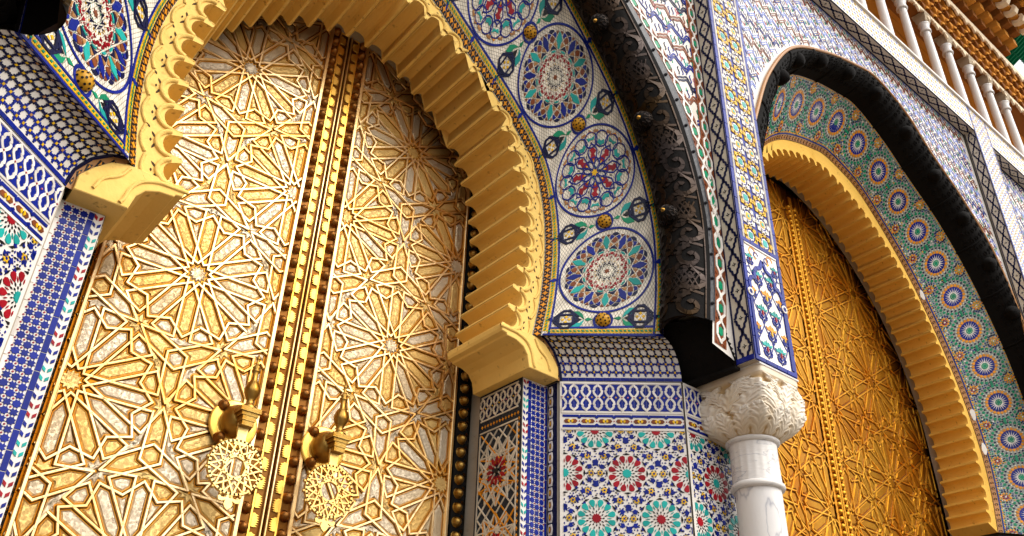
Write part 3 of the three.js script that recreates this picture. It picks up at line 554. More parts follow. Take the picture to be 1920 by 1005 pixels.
// ───────── scalloped plaster arches ─────────
function scallopArch(t, lip, rim, z0, z1, n, depth, mat, relief) {
  // lip, rim: full curves from one springing to the other; n scallops
  const sg = area([...lip.p, ...rim.p.slice().reverse()]) > 0 ? 1 : -1, cut = [];
  for (let i = 0; i <= n; i++) cut.push([lip.at(lip.L * i / n), rim.at(rim.L * i / n)]);
  const slit = new Acc();
  for (let i = 0; i < n; i++) {
    const [a, A] = cut[i], [b, B] = cut[i + 1], o = [A], m = 4;
    for (let k = 1; k <= m; k++) o.push(rim.at(rim.L * (i + k / m) / n));
    const ex = b[0] - a[0], ey = b[1] - a[1], L = hyp(ex, ey), X = ex / L, Y = ey / L; let nx = -Y, ny = X; if ((A[0] - a[0]) * nx + (A[1] - a[1]) * ny < 0) { nx = -nx; ny = -ny; }
    const f = (u, v) => [a[0] + ex * u + nx * v, a[1] + ey * u + ny * v];
    o.push(f(1, 0), f(.965, 0), f(.96, .03), f(.94, .03), f(.935, .004), f(.91, .006), f(.9, .04), f(.885, depth * .42));
    for (let k = 1; k < 8; k++) { const q = k / 8 * PI; o.push(f(.5 + .385 * cos(q), depth * .42 + depth * .58 * Math.pow(sin(q), .8))); }
    o.push(f(.115, depth * .42), f(.1, .04), f(.09, .006), f(.03, .0), f(0, 0));
    part(t, 'voussoir', extr(o, z0, z1), mat);
    if (relief) {                                       // raised bead, and dark pieces painted for the shade inside slots
      const pts = []; for (let k = 0; k <= 12; k++) { const q = lerp(.04, .96, k / 12) * PI; const p = f(.5 + .47 * cos(q), depth * .5 + (depth * .5 + .05) * sin(q)); pts.push(new THREE.Vector3(p[0], p[1], z1 + .004)); }
      part(t, 'bead', new THREE.TubeGeometry(new THREE.CatmullRomCurve3(pts), 18, .02, 6), mat);
      const w = []; for (let k = 0; k <= 8; k++) { const u = k / 8, p = f(u, depth + .13 + .035 * sin(u * PI)); w.push(new THREE.Vector3(p[0], p[1], z1 + .002)); }
      part(t, 'moulding', new THREE.TubeGeometry(new THREE.CatmullRomCurve3(w), 10, .015, 5), mat);
      const map = (u, v, h) => [u, v, z1 + h], S = (u, v, l, wd, ang) => { const p = f(u, v), c = cos(ang), s = sin(ang), q = [[-l, 0], [-l * .4, -wd], [l * .4, -wd], [l, 0], [l * .4, wd], [-l * .4, wd]].map(([x, y]) => [p[0] + (X * c - Y * s) * x - (X * s + Y * c) * y, p[1] + (Y * c + X * s) * x + (X * c - Y * s) * y]); piece(slit, q, map, .003, .001, null, -.002); };
      S(.3, depth + .07, .032, .009, .5); S(.7, depth + .07, .032, .009, -.5); S(.5, depth + .092, .016, .008, 0); if (i % 2) S(0, depth + .11, .02, .008, .6);
    }
  }
  if (slit.p.length) part(t, 'slot', slit.geo(), slitShadeMat, true);
}
{
  const lip = new Curve(mirrored(nearLip), 400), rim = new Curve(mirrored(nearRim), 400);
  const t = thing('scalloped_arch', 'large yellow plaster arch with scalloped ribs round the near brass door', 'arch', [0, 5.2, .6]);
  scallopArch(t, lip, rim, .19, 1.03, 35, .15, plaster, true);
  for (const s of [1, -1]) {                            // corbel blocks at the springing
    const pts = [[1.52, 5.45], [1.53, 5.42], [1.58, 5.41], [1.59, 5.39], [1.7, 5.38], [1.79, 5.34], [1.84, 5.27], [1.865, 5.15], [2.23, 5.14], [2.23, 5.26], [2.16, 5.36], [2.06, 5.46], [1.95, 5.5], [1.55, 5.5], [1.52, 5.49]];
    part(t, 'corbel', extr(pts.map(([x, y]) => [s * x, y]), .185, 1.045, .006), plaster);
    const w = [[1.5, 5.465], [1.6, 5.46], [1.72, 5.45], [1.83, 5.4], [1.89, 5.31], [1.915, 5.2], [1.93, 5.17]].map(([x, y]) => new THREE.Vector3(s * x, y, 1.047));
    part(t, 'moulding', new THREE.TubeGeometry(new THREE.CatmullRomCurve3(w), 24, .016, 6), plaster);
    const w2 = [[1.93, 5.47], [1.98, 5.38], [2.08, 5.3], [2.12, 5.2]].map(([x, y]) => new THREE.Vector3(s * x, y, 1.047)); part(t, 'moulding', new THREE.TubeGeometry(new THREE.CatmullRomCurve3(w2), 16, .014, 6), plaster);
  }
  const f = thing('scalloped_arch', 'yellow plaster arch with narrow scalloped ribs round the far door on the right', 'arch', [FX, 5.2, .5]);
  scallopArch(f, new Curve([...farLipL, ...farLipR], 500), new Curve([...farRimL, ...farRimR], 500), .14, .8, 66, .125, plasterFar, false);
  const fb = new Acc(), rc = new Curve([...farRimL, ...farRimR], 500);
}
// ───────── splayed arch faces ─────────
function splay(a, za, b, zb, sign) {                   // ruled band between two curves; u along, v across, both in metres
  const L = (a.L + b.L) / 2, w0 = hyp(b.at(b.L * .2)[0] - a.at(a.L * .2)[0], b.at(b.L * .2)[1] - a.at(a.L * .2)[1], zb - za);
  const f = (u, v) => { const t = clamp(u / L, -.01, 1.01), p = a.at(a.L * t), q = b.at(b.L * t), k = v / w0; return [lerp(p[0], q[0], k), lerp(p[1], q[1], k), lerp(za, zb, k)]; };
  const m = facing(f, L / 2, w0 / 2); m.L = L; m.W = w0; return m;
}
const nearMap = splay(new Curve(nearRim), 1.035, new Curve(nearFace), 1.8, 1);
function nearFaceSide(side) {
  const map0 = side > 0 ? nearMap : mirrorX(nearMap), Wd = nearMap.W, LL = nearMap.L, uEnd = side > 0 ? LL : 2.6;
  const t = thing('tiled_arch', side > 0 ? 'white tiled arch face with round medallions right of the near door' : 'narrow white tiled arch face with one stretched medallion at upper left', 'tiled arch', [side * 2.4, 5.5, 1.4]);
  part(t, 'tile_ground', sheet(map0, 0, LL, 0, Wd, 90, 6), scaleMat);
  const P = new Panel(t, map0, [0, uEnd, 0, Wd]);
  const path = (v, n = 120, u0 = 0) => Array.from({ length: n + 1 }, (_, i) => [lerp(u0, uEnd, i / n), v]);
  // inner brown star band, then green and yellow, then blue, and the same along the outer rim and the foot
  for (let u = .02; u < uEnd; u += .085) { P.t([[u - .04, .004], [u + .045, .004], [u + .045, .088], [u - .04, .088]], 'black', .003); P.star(u, .046, 4, .04, .018, 'orange', 0, .008); P.rhomb(u + .042, .02, 0, .014, .014, 'tan', .008); P.rhomb(u + .042, .072, 0, .014, .014, 'tan', .008); }
  const check = (x0, y0, x1, y1, w) => { const L = hyp(x1 - x0, y1 - y0), n = Math.round(L / .042), X = (x1 - x0) / L, Y = (y1 - y0) / L; for (let i = 0; i < n; i++) { const s = (i + .5) / n * L, x = x0 + X * s, y = y0 + Y * s, q = .021; P.t([[x - X * q - Y * w / 2, y - Y * q + X * w / 2], [x + X * q - Y * w / 2, y + Y * q + X * w / 2], [x + X * q + Y * w / 2, y + Y * q - X * w / 2], [x - X * q + Y * w / 2, y - Y * q - X * w / 2]], 'yellow', .005, .002); P.rhomb(x, y, Math.atan2(Y, X) + .5, .021, .013, 'green', .0095); } };
  check(.06, .117, uEnd, .117, .05); check(.05, Wd - .05, uEnd, Wd - .05, .05); check(.055, .14, .055, Wd - .07, .05);
  for (const [v, c] of [[.16, 'blue'], [Wd - .095, 'blue'], [Wd - .012, 'blue']]) P.band(path(v), .022, c, { step: 2 });
  P.band([[.012, .1], [.012, Wd * .5], [.012, Wd]], .024, 'blue', { step: 1 }); P.band([[.1, .16], [.1, Wd * .5], [.1, Wd - .1]], .022, 'blue', { step: 1 });
  const vm = Wd * .525, R = (Wd - .255) / 2, C = [.78, 1.98, 3.16, 4.3, 5.4];
  C.forEach((u, i) => {
    if (u > uEnd) return;
    if (i % 2) medallionBuds(P, u, vm, R * .98); else medallion(P, u, vm, R * .98, i);
    for (const s of [1, -1]) P.rhomb(u, vm + s * (R + .04), PI / 2, .05, .03, 'blue', .01);
  });
  const gaps = [.18, ...C.slice(0, -1).map((u, i) => (u + C[i + 1]) / 2)];
  const dome = lathe([[.088, 0], [.086, .025], [.074, .055], [.05, .076], [.02, .086], [0, .088]], 20).scale(.86, .86, .86), spot = new Acc();
  for (const [i, u] of gaps.entries()) {
    if (u > uEnd) continue;
    P.arc(u, vm, .092, 0, 2 * PI, .026, 'blue', 20, { step: 5 });
    const p = map0(u, vm, 0), q = map0(u, vm, .1), N = new THREE.Vector3(q[0] - p[0], q[1] - p[1], q[2] - p[2]).normalize(), Q = new THREE.Quaternion().setFromUnitVectors(new THREE.Vector3(0, 1, 0), N);
    const g = dome.clone().applyQuaternion(Q).translate(...p), b = part(t, 'boss', g, tileMat('amber', 1)), S = new Acc();
    const onDome = (a, e) => new THREE.Vector3(cos(a) * cos(e) * .089, sin(e) * .089, sin(a) * cos(e) * .089);
    for (const [e, n] of [[.25, 11], [.62, 9], [.98, 6], [1.35, 2]]) for (let k = 0; k < n; k++) { const a = k / n * 6.283 + e * 2, c = [0, 1, 2, 3, 4, 5].map((j) => { const an = j * PI / 3; return onDome(a + cos(an) * .125 / Math.max(.25, cos(e)), e + sin(an) * .125).multiplyScalar(.92).applyQuaternion(Q).add(new THREE.Vector3(...p)).toArray(); }); for (let j = 1; j < 5; j++) S.tri(c[0], c[j], c[j + 1], [0, 0], [.01, 0], [0, .01]); }
    part(b, 'spot', S.geo(), tileMat('black', 1), true);
    for (const s of [1, -1]) { const y = i ? vm + s * R * .78 : vm + s * R * .72; knot(P, u + (i ? .0 : .03), y, .12, s > 0 ? PI / 2 : -PI / 2); sprig(P, u + (i ? 0 : .02), vm + s * R * .36, .15, s > 0 ? PI / 2 : -PI / 2); }
    if (i) for (const s of [1, -1]) P.band([[u, vm + s * (R * .78 + .16)], [u, vm + s * (R * .78 + .24)]], .03, 'blue');
  }
  P.finish(side > 0 ? 300 : 200);
}
nearFaceSide(1); nearFaceSide(-1);

// ───────── coves, panels and piers of the near gate ─────────
const spl = [.745, .667];                              // direction of the splayed wall in plan
const wallMap = (u, v, h) => [2.28 + .745 * u - .667 * h, v, 1.01 + .667 * u + .745 * h];
for (const side of [1, -1]) {
  const mm = (m) => (side > 0 ? m : mirrorX(m)), where = side > 0 ? 'right of the near door' : 'at the left edge';
  // cove: u along, v up its curve
  const cf = (u, v) => { const k = v / .5 * PI / 2, a = 1 - cos(k), t = u / 1.16, B = [2.28 + .745 * u * .99, 1.01 + .667 * u * 1.01], T = [lerp(1.93, 2.9, t), lerp(1.04, 1.8, t)]; return [lerp(B[0], T[0], a), 5.15 + .4 * sin(k), lerp(B[1], T[1], a)]; };
  const cm0 = facing(cf, .6, .2), cm = mm(cm0);
  const c = thing('tiled_cove', 'curved tile ledge of small dark stars under the white arch face ' + where, 'tiled cove', [side * 2.6, 5.15, 1.4]);
  part(c, 'tile_ground', sheet(cm, 0, 1.16, 0, .5, 16, 12), whiteGround);
  const P = new Panel(c, cm, [0, 1.16, 0, .5]); patCove(P, .02, 1.15, .04, .49, .07);
  for (const v of [.016, .485]) P.band(Array.from({ length: 15 }, (_, i) => [i / 14 * 1.16, v]), .028, 'blue', { step: 1 }); P.band([[.012, 0], [.012, .12], [.012, .25], [.012, .38], [.012, .5]], .03, 'navy', { step: 1 });
  P.finish(300);
  const eg = []; for (let k = 0; k <= 8; k++) eg.push(cf(0, k / 8 * .5)); const corner = [2.2, 5.15, 1.0], S = new Acc();
  for (let k = 0; k < 8; k++) { const q = (p) => (side > 0 ? p : [-p[0], p[1], p[2]]); S.tri(q(corner), q(eg[k]), q(eg[k + 1]), [corner[0], corner[1]], [eg[k][0], eg[k][1]], [eg[k + 1][0], eg[k + 1][1]]); }
  part(c, 'end_face', S.geo(), orangeGround);
  const em = (u, v, h) => { const a = eg[0], b = eg[8]; const k = u / .1; const e = cf(0, clamp(v, 0, .5)); return mm((u2, v2, h2) => [lerp(e[0], corner[0], u2) - h2 * .6, lerp(e[1], corner[1], u2), lerp(e[2], corner[2], u2) + h2 * .8])(u, v, h); };
  const PE = new Panel(c, em); for (let k = 0; k < 5; k++) { PE.t([[.08, .04 + k * .09], [.3, .03 + k * .09], [.36, .07 + k * .09], [.2, .1 + k * .09]], 'black', .004); PE.t([[.14, .06 + k * .09], [.26, .05 + k * .09], [.24, .08 + k * .09]], 'orange', .007); } PE.finish(20);
  // splayed tile panel, front facet and the thin shadowed returns
  const w = thing('tiled_wall', side > 0 ? 'big tile panel of red and green rosettes between near door and marble column' : 'tile panel of rosettes under a blue frieze at the left edge', 'tiled panel', [side * 2.7, 2, 1.3]);
  const wm = mm(wallMap), U = 1.15, fm = mm((u, v, h) => [3.145 + u, v, 1.792 + h]);
  part(w, 'tile_ground', sheet(wm, 0, U, 2, 5.15, 4, 8), whiteGround); part(w, 'tile_ground', sheet(fm, 0, .78, 2, 5.15, 3, 8), whiteGround);
  for (const [m, u1] of [[wm, U], [fm, .78]]) {
    const Q = new Panel(w, m, [.012, u1, 2.6, 5.14]);
    patFrieze(Q, .02, u1, 4.85, 5.12, .112, 'blue'); patHexBand(Q, .02, u1, 4.68, 4.815, .16);
    for (const v of [4.834, 4.667, 5.133]) Q.band([[0, v], [u1 / 2, v], [u1, v]], .018, 'white', { step: 1 });
    Q.rect = [.03, u1, 2.6, 4.655]; patRosettes(Q, 0, u1, 3.4, 4.66, m === wm ? .04 : -.2, 4.25, .563, .408); Q.finish(m === wm && side > 0 ? 300 : 150);
  }
  // pier front strip of blue stars
  const sm = mm((u, v, h) => [1.957 + u, v, .851 + h]);
  const s = thing('tiled_pier', side > 0 ? 'narrow pier strip of blue stars and red squares under the right corbel' : 'slanting pier strip of blue stars and red squares left of the brass door', 'tiled pier', [side * 1.97, 2, 1.03]);
  const pw = .305; part(s, 'tile_ground', sheet(sm, 0, pw, 2, 5.14, 1, 8), whiteGround);
  const Ps = new Panel(s, sm, [0, pw, 2.6, 5.13]); patStarStrip(Ps, .105, pw - .035, 2.6, 5.12, .064);
  for (let v = 2.6; v < 5.1; v += .13) { Ps.t([[.064, v], [.104, v], [.104, v + .127], [.064, v + .127]], 'blue'); Ps.t([[pw - .028, v + .05], [pw - .002, v + .05], [pw - .002, v + .176], [pw - .028, v + .176]], side > 0 ? 'blue' : 'white'); }
  for (let v = 2.6, k = 0; v < 5.12; v += .062, k++) for (const e of [1, -1]) Ps.t([[.035 + e * .005, v], [.035 + e * .03, v + .02], [.035 + e * .03, v + .05], [.035 + e * .005, v + .03]], ['red', 'blue', 'turq', 'blue'][(k >> 1) % 4]);
  Ps.finish(300);
  if (side > 0) {
  const gm = mm((u, v, h) => [2.262 - h, v, .862 + u]); part(s, 'joint_strip', sheet(gm, .086, .13, 2, 5.14, 1, 4), navyGround); const Pg = new Panel(s, gm, [0, .085, 2.6, 5.14]); part(s, 'tile_ground', sheet(gm, 0, .085, 2, 5.14, 1, 4), navyGround);
  for (let v = 2.6; v < 5.1; v += .11) { Pg.t([[.02, v], [.065, v], [.075, v + .05], [.065, v + .1], [.02, v + .1], [.01, v + .05]], 'white'); Pg.t([[.03, v + .02], [.055, v + .02], [.06, v + .05], [.055, v + .08], [.03, v + .08], [.025, v + .05]], 'brown', .009); Pg.rhomb(.043, v + .05, PI / 2, .025, .01, 'yellow', .011); } Pg.finish(60);
  }
  // reveal beside the door
  const jm = mm((u, v, h) => [1.952 - h, v, .845 - u]);
  const j = thing('tiled_reveal', side > 0 ? 'dark blue tiled reveal with white interlace between door and right pier' : 'dark tiled reveal on the left side of the brass door', 'tiled reveal', [side * 1.82, 2, .6]);
  part(j, 'tile_ground', sheet(jm, 0, .65, 2, 5.16, 2, 6), groundMat([.012, .02, .035]));
  const Pj = new Panel(j, jm, [.02, .64, 2.6, 5.14]); patFrieze(Pj, .07, .6, 4.88, 5.1, .105, 'navy', 'cream');
  for (const v of [5.115, 4.865, 4.74]) Pj.band([[.05, v], [.3, v], [.62, v]], .016, 'cream', { step: 1 }); for (const u of [.055, .615]) Pj.band([[u, 2.6], [u, 3.7], [u, 4.72]], .016, 'cream', { step: 1 });
  for (let u = .05; u < .63; u += .045) Pj.star(u, 4.8, 4, .02, .01, 'orange'); for (let v = 2.7; v < 4.75; v += .06) Pj.star(.034, v, 4, .024, .01, 'orange');
  Pj.rect = [.068, .6, 2.6, 4.72];
  const segs = []; for (const [cx, cy] of [[.335, 4.31], [.335, 3.6], [.335, 2.9]]) { const pt = (r, a) => [cx + cos(a) * r, cy + sin(a) * r]; for (let k = 0; k < 12; k++) { const a = k * PI / 6; segs.push([pt(.33, a), pt(.33, a + 5 * PI / 6)], [pt(.33, a), pt(.33, a + 4 * PI / 6)]); } }
  for (let v = 2.4; v < 5.4; v += .137) for (const e of [1, -1]) segs.push([[.06, v], [.61, v + e * .55]]);
  for (const sg of segs) Pj.band([sg[0], sg[1]], .015, rnd() < .7 ? 'cream' : 'orange', { step: 1, h: .006 + rnd() * .004 });
  for (const cy of [4.31, 3.6, 2.9]) { Pj.star(.335, cy, 12, .035, .024, 'black', 0, .013); for (let k = 0; k < 12; k++) { const a = k * PI / 6; Pj.t([[.05, 0], [.1, .024], [.14, .012], [.14, -.012], [.1, -.024]].map(([x, y]) => [.335 + x * cos(a) - y * sin(a), cy + x * sin(a) + y * cos(a)]), 'red', .013); } }
  Pj.finish(120);
}

// ───────── brass doors ─────────
const stud = lathe([[.052, 0], [.052, .006], [.044, .012], [.042, .03], [.032, .05], [.014, .062], [0, .064]], 12).rotateX(PI / 2);
const spike = (() => { const A = new Acc(), n = 8; for (let k = 0; k < n * 2; k++) { const r = (i) => (i % 2 ? .014 : .05), a = k * PI / n, b = a + PI / n; A.tri([cos(a) * r(k), sin(a) * r(k), .004], [cos(b) * r(k + 1), sin(b) * r(k + 1), .004], [0, 0, .035], [0, 0], [.02, 0], [0, .02]); } return A.geo(); })();
const serrShape = (() => { const p = [[0, -.055], [.02, -.058]], n = 6; for (let k = 0; k < n; k++) { p.push([.052 - .004 * Math.abs(k - 2.5) + .018, -.05 + k * .018], [.044 - .004 * Math.abs(k - 2.5), -.041 + k * .018]); } p.push([.02, .06], [0, .055]); return p; })();
const serr = extr(serrShape, 0, .012, .003), serrL = extr(serrShape.map(([x, y]) => [-x, y]), 0, .012, .003);
for (const s of [-1, 1]) {
  const d = thing('brass_door', s < 0 ? 'left leaf of the great brass door, bright star-pattern straps and engraved plates' : 'right leaf of the great brass door, its top darkened under the yellow arch', 'door', [s * 1, 0, 0], 'leaves of the near brass door');
  const x0 = s < 0 ? -1.8 : .01, x1 = s < 0 ? -.01 : 1.8;
  part(d, 'door_plate', box(x0, x1, 0, 9.25, -.09, -.002), M.base);
  const centres = []; for (let j = -3; j < 4; j++) for (let i = -2; i < 3; i++) if ((i + j) % 2 === 0) centres.push([i, j * 1.7320508]);
  const lx0 = s < 0 ? -1.135 : -1.065, lx1 = s < 0 ? 1.065 : 1.135;
  starLattice(d, { unit: .7, cx: s * .983, cy: 5.452, centres, rot: 0, rect: [lx0, lx1, -3.9, 5.3], z: .0, w: .0132, mats: [M.strap, M.plate, M.plate2, M.plate3, M.edgeShade], maxPlate: 300, maxStrap: 300, rivets: true });
  for (const [a, b] of [[.205, .245], [1.748, 1.78]]) part(d, 'edge_strip', extr(s > 0 ? [[a, 2.6], [b, 2.6], [b, 9.2], [a, 9.2]] : [[-b, 2.6], [-a, 2.6], [-a, 9.2], [-b, 9.2]], -.002, .034, .006), M.strap);
  part(d, 'stud_band', extr([[s * .03, 2.6], [s * .206, 2.6], [s * .206, 9.2], [s * .03, 9.2]], -.002, .005), M.recess);
  part(d, 'inner_strip', extr([[s * .104, 2.6], [s * .126, 2.6], [s * .126, 9.2], [s * .104, 9.2]], -.002, .016, .004), M.gold);
  part(d, 'edge_lip', extr([[s * .012, 2.6], [s * .03, 2.6], [s * .03, 9.2], [s * .012, 9.2]], -.002, .03, .005), M.strap);
  for (let y = 2.7, k = 0; y < 9.1; y += .153, k++) { put(d, 'stud', stud, M.stud, [s * .168, y, .004], k); put(d, 'serrated_plate', s > 0 ? serrL : serr, M.gold, [s * .108, y + .07, .006]); }
}
for (const s of [-1, 1]) {
  const f = thing('door_frame', s < 0 ? 'dark nail studded frame strip left of the brass door' : 'dark nail studded frame strip right of the brass door', 'door frame', [s * 1.88, 0, 0]);
  part(f, 'frame_plate', extr(s > 0 ? [[1.803, 0], [1.95, 0], [1.95, 9.2], [1.803, 9.2]] : [[-1.95, 0], [-1.803, 0], [-1.803, 9.2], [-1.95, 9.2]], -.08, .03, .005), M.iron);
  for (let y = 2.7, k = 0; y < 7.5; y += .135, k++) { if (s < 0) put(f, 'star_nail', spike, M.gold, [-1.838, y, .03], k * .4); else { put(f, 'nail', stud, M.bronze, [1.865, y, .03], k); if (k < 18) put(f, 'star_nail', spike, M.bronze, [1.925, y + .06, .031], k * .5, .5); } }
}
// knockers
for (const s of [-1, 1]) {
  const cx = s < 0 ? -.42 : .4, cy = 4.235;
  const k = thing('door_knocker', s < 0 ? 'left brass door knocker with pierced star disc and turned finial' : 'right brass door knocker with pierced star disc, lower in the photo', 'door knocker', [cx, cy, .03], 'pair of brass knockers beside the door seam');
  part(k, 'backplate', lathe([[.0, .03], [.12, .034], [.19, .028], [.205, .014], [.205, 0], [0, 0]], 40).rotateX(PI / 2).translate(cx, cy, .03), M.gold);
  part(k, 'boss', lathe([[.0, .2], [.05, .195], [.095, .165], [.125, .115], [.135, .06], [.12, .02], [.12, 0]], 32).rotateX(PI / 2).translate(cx, cy + .01, .04), M.bronze);
  for (const a of [.9, 2.3, 4.1]) put(k, 'bolt', stud, M.stud, [cx + cos(a) * .17, cy + sin(a) * .17, .05], a);
  part(k, 'arm', box(cx - .035, cx + .035, cy - .03, cy + .06, .15, .3), M.bronze);
  for (const [a, b, y0, y1] of [[.085, .07, .01, .05], [.07, .06, -.02, .012], [.055, .055, -.06, -.018], [.05, .05, -.1, -.058]]) part(k, 'hinge', box(cx - a, cx + a, cy + y0, cy + y1, .3 - b, .3 + b), M.bronze);
  part(k, 'finial', lathe([[.055, .05], [.06, .07], [.035, .09], [.028, .12], [.04, .14], [.062, .19], [.066, .22], [.05, .27], [.026, .3], [.022, .36], [.034, .375], [.036, .39], [.02, .4], [.034, .415], [.022, .43], [.012, .45], [.01, .48], [.018, .49], [.018, .5], [.004, .53], [0, .535]], 24).translate(cx, cy, .3), M.bronze);
  // openwork disc
  const D = .225, dx = cx - .005, dy = cy - .42, dz = .27, A = new Acc(), ring = [], bar = (p, q, w, h) => strapGeo(A, [dx + p[0], dy + p[1]], [dx + q[0], dy + q[1]], w, dz, h);
  const pt = (r, a) => [cos(a) * r, sin(a) * r];
  for (let i = 0; i < 40; i++) bar(pt(D * .93, i * PI / 20), pt(D * .93, (i + 1) * PI / 20), .016, .02);
  for (let i = 0; i < 8; i++) { const a = i * PI / 4 + .1; bar(pt(D * .92, a), pt(D * .92, a + PI * .75), .0105, .018); bar(pt(D * .92, a + PI / 8), pt(D * .56, a + .06), .0085, .0165); bar(pt(D * .92, a + PI / 8), pt(D * .56, a + PI / 4 - .06), .0085, .017);  }
  for (let i = 0; i < 8; i++) bar(pt(D * .4, i * PI / 4), pt(D * .4, (i + 1) * PI / 4), .014, .021);
  part(k, 'pierced_disc', A.geo(), M.goldPale);
  for (let i = 0; i < 18; i++) { const a = i * PI / 9 + .2; if (Math.abs(a - 1.57) < .5) continue; part(k, 'rim_bead', new THREE.SphereGeometry(.015, 8, 6).translate(dx + cos(a) * D * 1.02, dy + sin(a) * D * 1.02, dz + .007), M.goldPale); }
  part(k, 'neck', extr([[-.055, .13], [.055, .13], [.04, .2], [.05, .31], [-.05, .31], [-.04, .2]].map(([x, y]) => [dx + x, dy + y + .04]), dz - .002, dz + .018, .004), M.goldPale);
  const tail = [[-.02, -.2], [.02, -.2], [.03, -.235], [.06, -.24], [.075, -.225], [.095, -.24], [.085, -.27], [.05, -.275], [.03, -.26], [.04, -.29], [.025, -.315], [0, -.335], [-.025, -.315], [-.04, -.29], [-.03, -.26], [-.05, -.275], [-.085, -.27], [-.095, -.24], [-.075, -.225], [-.06, -.24], [-.03, -.235]];
  part(k, 'tail', extr(tail.map(([x, y]) => [dx + x, dy + y]), dz, dz + .016, .004), M.goldPale);
}
// far door
for (const s of [-1, 1]) {
  const xm = FX, d = thing('brass_door', s < 0 ? 'left leaf of the far golden door, half hidden by the marble column' : 'right leaf of the far golden door under the ribbed arch', 'door', [xm + s * 1.6, 0, -.06], 'leaves of the far golden door');
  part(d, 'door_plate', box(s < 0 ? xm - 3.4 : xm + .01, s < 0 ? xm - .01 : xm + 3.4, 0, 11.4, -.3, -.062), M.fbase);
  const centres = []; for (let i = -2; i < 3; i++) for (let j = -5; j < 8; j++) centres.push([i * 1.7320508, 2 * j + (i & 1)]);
  starLattice(d, { unit: .88, sx: .92, cx: xm + s * 1.66, cy: 6.34, centres, rot: PI / 2, rect: [s > 0 ? -1.83 : -1.86, s > 0 ? 1.86 : 1.83, -2.6, 5.7], z: -.06, w: .017, mats: [M.fstrap, M.fplate, M.fplate, M.fplate, M.edgeShade], maxPlate: 250, maxStrap: 250, rivets: false });
  part(d, 'edge_strip', extr([[xm + s * .01, 3], [xm + s * .04, 3], [xm + s * .04, 11.2], [xm + s * .01, 11.2]], -.062, -.02, .006), M.fstrap);
  for (let y = 3.6; y < 11; y += .105) { put(d, 'stud', stud, M.fstrap, [xm + s * .09, y, -.06], y, .95); if (y < 10.6) put(d, 'serrated_plate', s > 0 ? serr : serrL, M.fstrap, [xm + s * .13, y, -.05]); }
}

